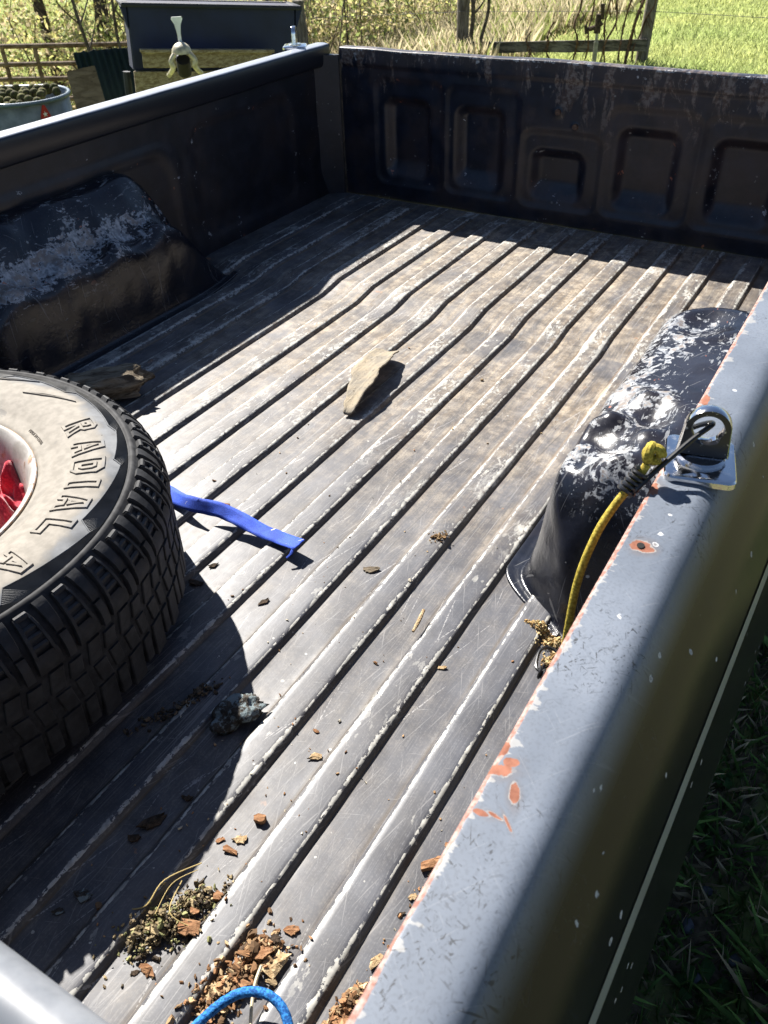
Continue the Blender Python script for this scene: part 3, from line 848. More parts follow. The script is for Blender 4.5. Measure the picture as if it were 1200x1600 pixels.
M_rub = simple('tread_rubber', (0.021, 0.021, 0.022), 0.66, var=0.5, scale=60, bump=0.2, co='obj')
M_rubd = simple('serrated_rubber', (0.062, 0.062, 0.060), 0.6, var=0.35, scale=30, co='obj')
me = make_mesh('tyre', V.reshape(-1, 3), grid_faces(len(TP), nT, False, True)); recalc(me)
tyre = obj('tyre', me, M_tyre, wheel)

def sub(name, v, f, mat, angle=30, recalc_n=True, smooth=True):
    me = make_mesh(name, v, f, smooth)
    if recalc_n: recalc(me)
    return obj(name, me, mat, tyre, angle if smooth else None)

# serrated band with saw-tooth inner boundary and its raised border
SAW = [(41.5, .3405), (19.5, .3245), (16.8, .3425), (-4.5, .3225), (-7.2, .3405), (-29, .3225), (-31.7, .3405), (-53, .3225), (-55.7, .3405), (-78, .3225), (-80.7, .3405), (-103, .3225), (-105.7, .3405),
       (-128, .3225), (-130.7, .3405), (-153, .3225), (-155.7, .3405), (-178, .3225), (-180.7, .3405), (-203, .3225), (-205.7, .3405), (-228, .3225), (-230.7, .3405), (-253, .3225), (-255.7, .3405), (-276, .330), (-278.5, .3405), (-300, .334), (-303, .3405), (-316.5, .331), (-318.5, .3405)]
sa = np.array(SAW)[::-1]
def saw_r(deg):
    d = (deg - 41.5) % 360 - 360 + 41.5 if (deg % 360) != 41.5 else 41.5
    return float(np.interp(d, sa[:, 0], sa[:, 1]))
nb_ = 2400
v = []; f = []
for i in range(nb_):
    t = 2 * math.pi * i / nb_; r0 = saw_r(math.degrees(t) - 0.01) + 0.0012
    hh = 0.0010 if i % 2 else 0.0002
    for k in range(4):
        r = r0 + (0.3492 - r0) * k / 3
        v.append(cyl(r, t + 0.06 * k / 3, side_z(r) + hh))
for i in range(nb_):
    j = (i + 1) % nb_
    for k in range(3): f.append((i * 4 + k, j * 4 + k, j * 4 + k + 1, i * 4 + k + 1))
sub('serrated_band', v, f, M_rubd, None, True, False)
def ribbon(poly, closed, width, height, mapf, base=-0.0006, cham=0.0004):
    """raised strip along a 2-D polyline mapped to the sidewall by mapf(u, v, h)"""
    P = [Vector((p[0], p[1])) for p in poly]; n = len(P); L = []; Rr = []
    for i in range(n):
        a = P[(i - 1) % n] if (closed or i > 0) else None
        b = P[(i + 1) % n] if (closed or i < n - 1) else None
        d1 = (P[i] - a).normalized() if a is not None else None
        d2 = (b - P[i]).normalized() if b is not None else None
        d1 = d1 or d2; d2 = d2 or d1
        n1 = Vector((-d1.y, d1.x)); n2 = Vector((-d2.y, d2.x))
        m = (n1 + n2); m = m.normalized() if m.length > 1e-6 else n1
        k = min(1.8, 1 / max(0.3, m.dot(n1)))
        L.append(P[i] + m * width / 2 * k); Rr.append(P[i] - m * width / 2 * k)
    v = []; f = []
    for i in range(n):
        l2 = L[i] + (P[i] - L[i]).normalized() * cham; r2 = Rr[i] + (P[i] - Rr[i]).normalized() * cham
        v += [mapf(*L[i], base), mapf(*L[i], height - cham), mapf(*l2, height), mapf(*r2, height), mapf(*Rr[i], height - cham), mapf(*Rr[i], base)]
    for i in range(n if closed else n - 1):
        j = (i + 1) % n
        for k in range(5): f.append((i * 6 + k, j * 6 + k, j * 6 + k + 1, i * 6 + k + 1))
    if not closed:
        f.append(tuple(range(6))); f.append(tuple((n - 1) * 6 + k for k in range(6)))
    return v, f
def polar_map(u, w, h):         # u = degrees*0.006 , w = radius
    t = R(u / 0.006); return cyl(w, t, side_z(w) + h)
border = []
for k in range(len(SAW)):
    a = SAW[k]; b = SAW[(k + 1) % len(SAW)] if k < len(SAW) - 1 else (SAW[0][0] - 360, SAW[0][1])
    nn = max(1, int(abs(a[0] - b[0]) / 2.0))
    for q in range(nn): border.append(((a[0] + (b[0] - a[0]) * q / nn) * 0.006, a[1] + (b[1] - a[1]) * q / nn))
bm_map = lambda u, w, h: polar_map(u, w, h)
v, f = ribbon(border, True, 0.0016, 0.0016, bm_map); sub('saw_tooth_border', v, f, M_tyre)

# raised outline letters, drawn by hand: unit box, x to the right, y up
LET = {
    'R': [[(0, 0), (0, 1), (.55, 1), (.72, .88), (.72, .58), (.58, .46), (.80, 0), (.56, 0), (.36, .42), (.24, .42), (.24, 0)], [(.26, .62), (.26, .80), (.46, .80), (.48, .72), (.44, .62)]],
    'A': [[(0, 0), (.26, 1), (.62, 1), (.88, 0), (.64, 0), (.58, .24), (.30, .24), (.24, 0)], [(.35, .42), (.44, .76), (.53, .42)]],
    'D': [[(0, 0), (0, 1), (.56, 1), (.78, .80), (.78, .20), (.56, 0)], [(.27, .26), (.27, .74), (.46, .74), (.53, .64), (.53, .36), (.46, .26)]],
    'I': [[(0, 0), (0, 1), (.26, 1), (.26, 0)]],
    'L': [[(0, 0), (0, 1), (.25, 1), (.25, .26), (.72, .26), (.72, 0)]],
}
LH = 0.0415
def letter(ch, theta_c, r0, width):
    polys = LET[ch]; wmax = max(p[0] for p in polys[0])
    sx = width / wmax
    def mp(u, w, h):
        rr = r0 + w; t = R(theta_c) - (u - width / 2) / (r0 + LH / 2)
        return cyl(rr, t, side_z(rr) + h)
    vv, ff = [], []
    for poly in polys:
        pts = [(p[0] * sx, p[1] * LH) for p in poly]
        # densify
        dense = []
        for i in range(len(pts)):
            a, b = pts[i], pts[(i + 1) % len(pts)]
            nn = max(1, int(math.hypot(a[0] - b[0], a[1] - b[1]) / 0.008))
            for q in range(nn): dense.append((a[0] + (b[0] - a[0]) * q / nn, a[1] + (b[1] - a[1]) * q / nn))
        v, f = ribbon(dense, True, 0.0046, 0.0020, mp, -0.0008, 0.0004)
        n0 = len(vv); vv += v; ff += [tuple(i + n0 for i in q) for q in f]
    o = sub('raised_letter', vv, ff, M_tyre); o['label'] = 'raised outline letter ' + ch
for ch, t, w in [('R', 62.5, .032), ('A', 51.0, .034), ('D', 41.3, .031), ('I', 33.2, .0115), ('A', 25.4, .034), ('L', 15.8, .030), ('A', 2.0, .034)]:
    letter(ch, t, 0.2770, w)
# slim raised triangles near the top
for (t0, t1, ra, rb, rc) in [(93.5, 76.5, .2935, .306, .3215), (109, 95, .318, .3225, .333)]:
    tri = [(t0, ra), (t0 * 0.45 + t1 * 0.55, rb + 0.004), (t1, rc), (t0 * 0.6 + t1 * 0.4, (ra + rc) / 2 - 0.0055)]
    pts = []
    for i in range(4):
        a, b = tri[i], tri[(i + 1) % 4]
        for q in range(6): pts.append(((a[0] + (b[0] - a[0]) * q / 6) * 0.006, a[1] + (b[1] - a[1]) * q / 6))
    v, f = ribbon(pts, True, 0.0018, 0.0022, polar_map); sub('raised_chevron', v, f, M_tyre)
# small moulded print near the bead
def arc_text(txt, theta_c, r0, size, mat, name='moulded_print'):
    cu = bpy.data.curves.new(name, 'FONT'); cu.body = txt; cu.size = size; cu.extrude = 0.0003; cu.resolution_u = 2; cu.align_x = 'CENTER'
    to = bpy.data.objects.new(name, cu); COL.objects.link(to)
    dg = bpy.context.evaluated_depsgraph_get()
    me = bpy.data.meshes.new_from_object(to.evaluated_get(dg))
    bpy.data.objects.remove(to)
    for vx in me.vertices:
        x, y, z = vx.co; rr = r0 + y; t = R(theta_c) - x / r0
        vx.co = cyl(rr, t, side_z(rr) + z + 0.0005)
    me.update(); return obj(name, me, mat, tyre)
M_print = simple('moulded_print', (0.17, 0.145, 0.115), 0.8, var=0.1)
arc_text('MADE IN CHINA', 69.5, 0.2385, 0.0066, M_print)

# tread lugs, shared meshes rotated round the tyre
SH = [(.3600, .2318), (.3660, .2255), (.3730, .2172), (.3800, .2065), (.3856, .1935), (.3885, .178), (.3895, .160)]
def sh_pt(s):
    s = max(0, min(1, s)) * (len(SH) - 1); i = min(int(s), len(SH) - 2); t = s - i
    a, b = SH[i], SH[i + 1]; r = a[0] + (b[0] - a[0]) * t; z = a[1] + (b[1] - a[1]) * t
    d = Vector((b[0] - a[0], b[1] - a[1])).normalized(); nrm = Vector((-d.y, d.x)) * -1
    if nrm.x < 0: nrm = -nrm
    return r, z, nrm
def slab(s0, s1, ta0, tb0, ta1, tb1, h, n=5, skew=0.0):
    """block on the shoulder between s0..s1; angular limits interpolate (degrees)"""
    v = []; f = []
    for k in range(n + 1):
        q = k / n; s = s0 + (s1 - s0) * q; r, z, nn = sh_pt(s)
        ta = ta0 + (ta1 - ta0) * q; tb = tb0 + (tb1 - tb0) * q
        e = 0.85 if 0 < k < n else 0.7
        for (t, hh) in ((ta, -0.003), (ta + 0.06, h * e), (ta + 0.14, h), (tb - 0.14, h), (tb - 0.06, h * e), (tb, -0.003)):
            if k in (0, n) and hh > 0: hh *= 0.75
            v.append(cyl(r + nn.x * hh, R(t), z + nn.y * hh))
    for k in range(n):
        for c in range(5): f.append((k * 6 + c, k * 6 + c + 1, (k + 1) * 6 + c + 1, (k + 1) * 6 + c))
    f.append(tuple(range(6))); f.append(tuple(n * 6 + c for c in range(6)))
    return v, f
NP = 44; PER = 360 / NP
mA = MB()
# ladder lug: two rails, head, three rungs, foot
mA.add(*slab(0.10, 0.92, 0.1, 0.95, -0.3, 0.55, 0.0072))
mA.add(*slab(0.10, 0.92, 2.5, 3.2, 3.6, 4.45, 0.0072))
mA.add(*slab(0.06, 0.20, 0.4, 3.0, 0.4, 3.1, 0.0070, 3))
for q in (0.32, 0.46, 0.60): mA.add(*slab(q, q + 0.075, 0.5, 3.3 + q, 0.5, 3.35 + q, 0.0062, 2))
mA.add(*slab(0.74, 0.98, -0.2, 4.4, -0.3, 4.5, 0.0074, 3))
mA.add(*slab(0.08, 0.96, 0.5, 3.2, 0.2, 4.2, 0.0022))
mB = MB()
mB.add(*slab(0.0, 0.62, 4.5, 7.2, 5.2, 7.0, 0.0058))
mB.add(*slab(0.66, 1.0, 5.2, 7.0, 5.4, 7.2, 0.0074, 3))
meA = make_mesh('tread_block', mA.v, mA.f); recalc(meA); meA.set_sharp_from_angle(angle=R(28)); meA.materials.append(M_rub)
meB = make_mesh('tread_block', mB.v, mB.f); recalc(meB); meB.set_sharp_from_angle(angle=R(28)); meB.materials.append(M_rub)
def wall_block(z0, z1, ta0, tb0, ta1, tb1, h):
    v = []; f = []; n = 3
    for k in range(n + 1):
        q = k / n; z = z0 + (z1 - z0) * q; ta = ta0 + (ta1 - ta0) * q; tb = tb0 + (tb1 - tb0) * q
        for (t, r) in ((ta, .386), (ta + .12, .390 + h - .001), (ta + .3, .390 + h), (tb - .3, .390 + h), (tb - .12, .390 + h - .001), (tb, .386)): v.append(cyl(r, R(t), z))
    for k in range(n):
        for c in range(5): f.append((k * 6 + c, k * 6 + c + 1, (k + 1) * 6 + c + 1, (k + 1) * 6 + c))
    f.append(tuple(range(6))); f.append(tuple(n * 6 + c for c in range(6)))
    return v, f
mC = MB(); mC.add(*wall_block(.125, .156, 0.2, 3.4, 1.2, 4.2, .0034)); mC.add(*wall_block(.128, .150, 4.2, 7.4, 4.9, 7.8, .0034)); mC.add(*wall_block(.088, .118, 1.6, 4.6, 0.8, 4.0, .0034)); mC.add(*wall_block(.090, .120, 5.4, 8.0, 4.8, 7.6, .0034))
mD = MB(); mD.add(*wall_block(.030, .082, 0.2, 4.2, 0.6, 4.6, .0034)); mD.add(*wall_block(.040, .080, 5.0, 7.6, 5.2, 7.8, .0034))
meC = make_mesh('tread_block', mC.v, mC.f); recalc(meC); meC.set_sharp_from_angle(angle=R(28)); meC.materials.append(M_rub)
meD = make_mesh('tread_block', mD.v, mD.f); recalc(meD); meD.set_sharp_from_angle(angle=R(28)); meD.materials.append(M_rub)
for k in range(NP):
    for me_ in (meA, meB, meC, meD):
        o = bpy.data.objects.new('tread_block', me_); COL.objects.link(o); o.parent = tyre; o.rotation_euler.z = R(PER * k)

# steel rim
RP = [(.2215, .219), (.2255, .2250), (.2250, .2275), (.2215, .2275), (.2160, .2240), (.2100, .2130), (.2035, .195), (.198, .165), (.190, .135), (.178, .112), (.160, .100), (.140, .108), (.118, .128), (.095, .138), (.075, .134), (.060, .120), (.056, .116), (.055, .090)]
nR = 144; thr_ = np.linspace(0, 2 * math.pi, nR, endpoint=False)
V = np.array([[cyl(r, t, z) for t in thr_] for r, z in RP])
F = grid_faces(len(RP), nR, False, True)
rowi = F[:, 0] // nR; coli = F[:, 0] % nR
slot = (rowi >= 10) & (rowi <= 11) & ((coli % 18) < 8)
F = F[~slot]
rm = N('rusty_cream_rim'); oc = rm.objco(); X, Y, Z = rm.sep(oc)
rad = rm.math('SQRT', rm.add(rm.mul(X, X), rm.mul(Y, Y)))
n1 = rm.noise(oc, 24, 5, 0.62); n2 = rm.noise(oc, 90, 4)
rust = rm.step(rm.add(n1, rm.mul(rm.step(rad, 0.195, 0.150), 0.22)), 0.53, 0.66)
rust = rm.mx(rust, rm.mul(rm.step(rad, 0.2235, 0.2245), rm.step(n2, 0.36, 0.55)))
cr = rm.mix(rm.step(n1, 0.35, 0.6), (0.30, 0.28, 0.25), (0.46, 0.44, 0.41))
rm.set(color=rm.mix(rust, cr, rm.mix(rm.step(n2, 0.35, 0.65), (0.16, 0.075, 0.04), (0.42, 0.27, 0.16))), rough=rm.step(rust, 0, 1, 0.35, 0.85), metal=0.0)
me = make_mesh('rim', V.reshape(-1, 3), F); recalc(me); obj('rim', me, rm.m, wheel)

# ---- red cloth stuffed into the hub
def cloth(name, centre, rx, ry, h, mat, seed, n=54):
    u = np.linspace(-1, 1, n); U, W = np.meshgrid(u, u, indexing='ij')
    rr = np.hypot(U, W); ang = np.arctan2(W, U)
    k = 0.78 + 0.20 * vnoise(np.cos(ang), np.sin(ang), 1.7, seed, 2)
    Xc = U * rx * k; Yc = W * ry * k
    ridge = 1 - np.abs(vnoise(U * 1.2 + 0.5 * W, W, 1.5, seed + 1, 1)) * 1.7
    ridge2 = 1 - np.abs(vnoise(U - W * 0.3, W * 1.4, 2.6, seed + 2, 1)) * 1.5
    Zc = h * (0.55 * ridge + 0.25 * ridge2) * (1 - 0.65 * np.clip(rr, 0, 1.2) ** 2) + 0.05 * h * vnoise(U, W, 6, seed + 5, 1)
    Xc = Xc + 0.016 * vnoise(U, W, 3.3, seed + 7, 2); Yc = Yc + 0.016 * vnoise(U, W, 3.3, seed + 8, 2)
    V = np.c_[Xc.ravel(), Yc.ravel(), Zc.ravel()]
    F = grid_faces(n, n); keep = (rr.ravel()[F] < 1.12).all(1)
    me = make_mesh(name, V, F[keep]); recalc(me)
    o = obj(name, me, mat); o.location = centre
    md = o.modifiers.new('thick', 'SOLIDIFY'); md.thickness = 0.003
    return o
mr = N('red_fleece'); nn = mr.noise(mr.objco(), 260, 4, 0.6)
mr.set(color=mr.mix(mr.step(nn, 0.3, 0.7), (0.30, 0.006, 0.020), (0.52, 0.022, 0.045)), rough=0.95, sheen=0.4, spec=0.1); mr.bump(nn, 0.6, 0.002)
rc = cloth('red_cloth', (-0.105, 0.560, 0.135), 0.125, 0.090, 0.12, mr.m, 4, 90)
tag(rc, 'crumpled red cloth stuffed inside the spare wheel', 'cloth')

# ================================================================== THINGS IN THE BED
def chunk(name, loc, size, mat, seed, rot=(0, 0, 0), rough_=0.35, nu=22, nv=14, power=3.0):
    """irregular splintery block: superellipsoid with noise"""
    V = []
    for i in range(nu):
        a = 2 * math.pi * i / nu
        for j in range(nv):
            b = -math.pi / 2 + math.pi * j / (nv - 1)
            c = lambda t: math.copysign(abs(math.cos(t)) ** (2 / power), math.cos(t))
            s = lambda t: math.copysign(abs(math.sin(t)) ** (2 / power), math.sin(t))
            V.append((c(b) * c(a), c(b) * s(a), s(b)))
    V = np.array(V)
    d = 1 + rough_ * vnoise(V[:, 0] * 2 + V[:, 2], V[:, 1] * 2 - V[:, 2] * 1.3, 1.3, seed, 3)
    V = V * d[:, None] * (np.array(size) / 2)[None, :]
    me = make_mesh(name, V, grid_faces(nu, nv, True, False)); recalc(me)
    o = obj(name, me, mat); o.location = loc; o.rotation_euler = rot
    return o

def bark_mat(name, a, b, c=(0.02, 0.015, 0.01), scale=40, sc=(1, 1, 1), lich=None, rough=0.9):
    m = N(name); oc = m.map(m.objco(), sc=sc); n1 = m.noise(oc, scale, 6, 0.65, 0.4); n2 = m.noise(oc, scale * 4, 4)
    col = m.mix(m.step(n1, 0.38, 0.62), a, b); col = m.mix(m.mul(m.step(n2, 0.60, 0.68), 0.7), col, c)
    if lich is not None:
        col = m.mix(m.step(m.noise(m.objco(), scale * 1.2, 5, 0.7), 0.48, 0.56), col, lich)
    m.set(color=col, rough=rough, spec=0.2); m.bump(m.add(n1, m.mul(n2, 0.5)), 0.8, 0.004)
    return m.m
M_bark = bark_mat('grey_bark', (0.085, 0.065, 0.045), (0.25, 0.21, 0.15), scale=55, sc=(0.25, 1.3, 1.3))
M_barkr = bark_mat('red_bark', (0.16, 0.075, 0.035), (0.34, 0.19, 0.10), scale=60, sc=(0.5, 1.2, 1.2))
M_barkd = bark_mat('dark_bark', (0.03, 0.022, 0.015), (0.09, 0.06, 0.04), scale=60)
M_tan = bark_mat('tan_chip', (0.28, 0.19, 0.10), (0.46, 0.35, 0.21), scale=80)
M_lich = bark_mat('lichen_bark', (0.035, 0.03, 0.025), (0.075, 0.065, 0.055), scale=70, lich=(0.17, 0.21, 0.22))

# split log of bark behind the tyre
log = chunk('bark_log', (-0.408, 1.045, 0.036), (0.165, 0.062, 0.050), M_bark, 5, (R(12), R(-4), R(42)), 0.38, 60, 30, 5.0)
tag(log, 'weathered split log with rough bark lying behind the spare tyre', 'log')

# big curled slab of bark in the middle
def curled_bark():
    n, k = 26, 12
    V = []
    axis = [(0.098, 1.215), (0.083, 1.270), (0.064, 1.335), (0.050, 1.395), (0.040, 1.450), (0.034, 1.490)]
    ax = spline([(x, y, 0) for x, y in axis], 6)
    m_ = len(ax)
    wd = np.interp(np.linspace(0, 1, m_), [0, 0.10, 0.35, 0.7, 0.90, 0.97, 1.0], [0.012, 0.036, 0.060, 0.072, 0.062, 0.050, 0.036])
    for i in range(m_):
        t = (ax[min(i + 1, m_ - 1)] - ax[max(i - 1, 0)]).normalized(); nrm = Vector((t.y, -t.x, 0))
        s = i / (m_ - 1)
        for j in range(k):
            q = j / (k - 1) - 0.5
            edge = 0.007 * float(vnoise(s * 11, q * 2 + 3, 1.0, 61, 3))
            lift = 0.013 + 0.020 * math.sin(math.pi * s) ** 0.8 * (0.6 + 0.8 * (q + 0.5)) + 0.020 * q * q + 0.0016 * float(vnoise(s * 6, q * 6, 1, 62, 2))
            p = ax[i] + nrm * (wd[i] * q + edge)
            V.append((p.x, p.y, lift))
    me = make_mesh('bark_slab', V, grid_faces(m_, k)); recalc(me)
    m = N('pale_inner_bark'); P = m.pos()
    n1 = m.noise(P, 16, 5, 0.6); n2 = m.noise(P, 110, 5, 0.65)
    c = m.mix(m.step(n1, 0.40, 0.62), (0.28, 0.235, 0.17), (0.19, 0.17, 0.14)); c = m.mix(m.mul(m.step(n2, 0.60, 0.66), 0.8), c, (0.05, 0.04, 0.03))
    fib = m.noise(m.map(P, rot=(0, 0, 0.25), sc=(160, 18, 40)), 1.0, 3, 0.6); c = m.mix(m.mul(m.step(fib, 0.52, 0.62), 0.4), c, (0.34, 0.30, 0.23))
    m.set(color=c, rough=0.9, spec=0.15); m.bump(m.add(n2, fib), 0.6, 0.003)
    o = obj('bark_slab', me, m.m)
    md = o.modifiers.new('thick', 'SOLIDIFY'); md.thickness = 0.0030; md.offset = -1
    return tag(o, 'pale curled slab of bark lying in the middle of the bed', 'bark')
curled_bark()

# blue webbing strap coming out from under the tyre
def strap():
    pts = [(-0.090, 0.845, 0.016), (-0.040, 0.835, 0.020), (0.005, 0.822, 0.026), (0.045, 0.818, 0.032), (0.085, 0.826, 0.033), (0.120, 0.830, 0.026), (0.170, 0.829, 0.019), (0.215, 0.828, 0.019), (0.256, 0.824, 0.024)]
    tw = [0.2, 0.4, 0.8, 1.05, 0.75, 0.35, 0.2, 0.1, 0.1]
    S = spline(pts, 8); m_ = len(S); V = []
    for i, p in enumerate(S):
        t = (S[min(i + 1, m_ - 1)] - S[max(i - 1, 0)]).normalized()
        a = float(np.interp(i / (m_ - 1), np.linspace(0, 1, len(tw)), tw))
        side = Vector((-t.y, t.x, 0)).normalized(); up = Vector((0, 0, 1))
        d = side * math.cos(a) + up * math.sin(a)
        for q in (-0.5, -0.25, 0, 0.25, 0.5): V.append(tuple(p + d * q * 0.027 + up * 0.0012 * float(vnoise(i * .3, q * 4, 1, 9))))
    me = make_mesh('blue_strap', V, grid_faces(m_, 5)); recalc(me)
    m = N('blue_webbing'); P = m.pos()
    w1 = m.noise(m.map(P, sc=(900, 900, 300)), 1.0, 1)
    n = m.noise(P, 30, 3)
    c = m.mix(m.step(w1, 0.35, 0.65), (0.018, 0.050, 0.36), (0.045, 0.115, 0.62))
    fz = m.mul(m.scratch(0.7, 260, 30, 0.70, 0.02, None, 3.3), 1.0)
    c = m.mix(m.mul(m.step(n, 0.45, 0.65), 0.45), c, (0.012, 0.030, 0.20))
    m.set(color=m.mix(fz, c, (0.55, 0.5, 0.42)), rough=0.75, spec=0.3); m.bump(w1, 0.4, 0.001)
    o = obj('blue_strap', me, m.m); md = o.modifiers.new('thick', 'SOLIDIFY'); md.thickness = 0.0018; md.offset = 0
    tag(o, 'short blue webbing strap sticking out from beside the tyre', 'strap')
    mb = MB(); mb.tube(spline([(0.250, 0.815, 0.023), (0.252, 0.806, 0.018), (0.249, 0.797, 0.014)], 5), [0.0026] * 6 + [0.0018] * 5, 6); pass
    fz_o = mb.build('frayed_end', m.m, o)
strap()

def bed_z(x, y):
    """height of the ribbed floor under a point"""
    for i in RIBS:
        if rib_right(i) - RIB_W - 0.003 < x < rib_right(i) + 0.003: return RIB_H + float(floor_z(y))
    return float(floor_z(y))

# flat irregular flakes
def flake_mesh(name, seed, a=1.0, b=0.55, t=0.14, curl=0.1):
    rg = np.random.default_rng(seed); n = int(rg.integers(10, 15))
    ang = np.sort(rg.uniform(0, 2 * math.pi, n)); rr = rg.uniform(0.60, 1.12, n)
    o = [(math.cos(x) * r * a / 2, math.sin(x) * r * b / 2) for x, r in zip(ang, rr)]
    v = [(x, y, t / 2 + curl * (x * x) + rg.uniform(-.04, .04)) for x, y in o] + [(x * 0.93, y * 0.93, -t / 2 + curl * (x * x)) for x, y in o]
    v += [(rg.uniform(-.08, .08), rg.uniform(-.08, .08), t / 2 + rg.uniform(0.02, 0.09)), (0, 0, -t / 2)]
    f = []
    for i in range(n):
        j = (i + 1) % n
        f += [(i, j, 2 * n), (n + j, n + i, 2 * n + 1), (i, n + i, n + j, j)]
    return v, f
def chip(loc, size, rz, mat, seed, label, name='bark_chip', cat='wood chip', group=None, tilt=0.15, asp=0.55, t=0.09):
    v, f = flake_mesh(name, seed, 1.0, asp, t)
    size *= 0.86; v = [(x * size, y * size, z * size) for x, y, z in v]
    me = make_mesh(name, v, f, False); recalc(me)
    zb = bed_z(loc[0], loc[1]) + (0.0 if loc[2] < 0.012 else loc[2] - 0.010)
    o = obj(name, me, mat); o.location = (loc[0], loc[1], zb + 0.4 * t * size + 0.0008); o.rotation_euler = (tilt * math.sin(seed) * 0.6, tilt * math.cos(seed * 1.7) * 0.6, rz)
    return tag(o, label, cat, group)
chip((0.055, 0.866, 0.006), 0.036, 0.6, M_barkr, 1, 'reddish bark chip just above the blue strap')
chip((0.376, 0.850, 0.006), 0.034, 0.3, M_bark, 2, 'grey brown bark chip alone past the frayed end of the blue strap')
chip((0.147, 0.736, 0.006), 0.022, 0.9, M_barkd, 3, 'small dark crumb of bark below the blue strap')
chip((0.149, 0.690, 0.006), 0.030, 0.2, M_barkd, 4, 'dark bark chip in the edge of the tyre shadow by its top')
chip((0.269, 0.707, 0.006), 0.024, 1.2, M_barkd, 5, 'small dark chip with pale tip right of the tyre shadow')
chip((0.567, 0.723, 0.006), 0.018, 0.4, M_tan, 6, 'small tan crumb on a rib below the wheel well')
chip((0.497, 0.513, 0.006), 0.026, 0.9, M_tan, 7, 'pale crumpled wood chip alone in the lower middle of the bed')
chip((0.475, 0.547, 0.006), 0.014, 0.1, M_barkr, 8, 'tiny reddish crumb above the pale crumpled chip')
chip((0.490, 0.409, 0.006), 0.018, 0.5, M_barkr, 9, 'round red brown seed husk below the tyre shadow edge', 'seed_husk', 'seed husk', asp=0.8, t=0.5)
chip((0.486, 0.378, 0.006), 0.024, 0.5, M_tan, 10, 'pale splinter of wood below the red seed husk')
chip((0.484, 0.361, 0.006), 0.024, 0.1, M_barkr, 11, 'flat brown bark chip nearest above the mossy heap')
chip((0.466, 0.366, 0.006), 0.014, 0.9, M_barkr, 12, 'tiny brown crumb at the shadow edge beside the splinter')
chip((0.508, 0.312, 0.006), 0.016, 0.6, M_barkr, 13, 'small red brown husk touching the top of the mossy heap', 'seed_husk', 'seed husk', asp=0.8, t=0.5)
chip((0.497, 0.218, 0.006), 0.032, 0.2, M_barkr, 14, 'flat brown bark chip below the mossy heap')
chip((0.484, 0.208, 0.006), 0.012, 0.9, M_barkd, 15, 'tiny dark crumb left of the chip below the mossy heap')
chip((0.692, 0.460, 0.006), 0.040, 0.75, M_barkr, 16, 'thick red brown bark chip at the near rail', asp=0.42, t=0.18)
chip((0.700, 0.492, 0.006), 0.020, 0.2, M_barkr, 17, 'small brown bark chip above the thick chip at the near rail')
chip((0.692, 0.418, 0.006), 0.016, 0.9, M_tan, 18, 'small tan chip below the thick chip at the near rail')
chip((0.692, 0.340, 0.006), 0.024, 1.4, M_tan, 19, 'pale splintered chip in the groove beside the near rail')
chip((0.690, 0.395, 0.006), 0.012, 0.9, M_barkd, 20, 'tiny dark crumb in the groove beside the near rail')
chip((0.563, 0.236, 0.006), 0.016, 0.9, M_tan, 21, 'small curled crumb on the rib left of the blue cord')
chip((0.381, 0.343, 0.006), 0.042, 1.1, M_barkd, 22, 'long dark bark chip inside the tyre shadow')
chip((0.378, 0.318, 0.006), 0.026, 0.3, M_barkd, 23, 'dark bark chip beside the long chip in the tyre shadow')
chip((0.395, 0.389, 0.006), 0.020, 0.3, M_barkd, 24, 'dark crumb on its own within the tyre shadow')
chip((0.374, 0.236, 0.006), 0.036, 0.6, M_lich, 25, 'grey lichen covered chip in the lower tyre shadow')
chip((0.367, 0.213, 0.006), 0.018, 0.6, M_lich, 26, 'small grey green lichen crumb in the lower tyre shadow')
# twig
mb = MB(); mb.tube(spline([(0.506, 0.752, 0.016), (0.504, 0.772, 0.018), (0.499, 0.797, 0.017)], 5), [0.0022] * 3 + [0.0030] * 5 + [0.0025] * 3, 7)
tag(mb.build('twig', M_tan), 'short straw coloured twig on a rib in mid bed', 'twig')
mb = MB(); mb.tube(spline([(0.600, 0.272, 0.022), (0.606, 0.252, 0.020), (0.622, 0.225, 0.016), (0.640, 0.205, 0.014)], 5), 0.0017, 7)
M_straw = simple('straw', (0.55, 0.48, 0.33), 0.7, var=0.2, scale=90)
tag(mb.build('straw', M_straw), 'pale dry straw passing under the blue cord', 'straw')

# lichen covered chunk at the edge of the tyre shadow
lc = chunk('lichen_chunk', (0.374, 0.516, 0.014), (0.066, 0.040, 0.022), M_lich, 8, (R(8), R(-8), R(58)), 0.6, 30, 18, 2.2)
tag(lc, 'blue grey lichen covered bark chunk at the edge of tyre shadow', 'bark')

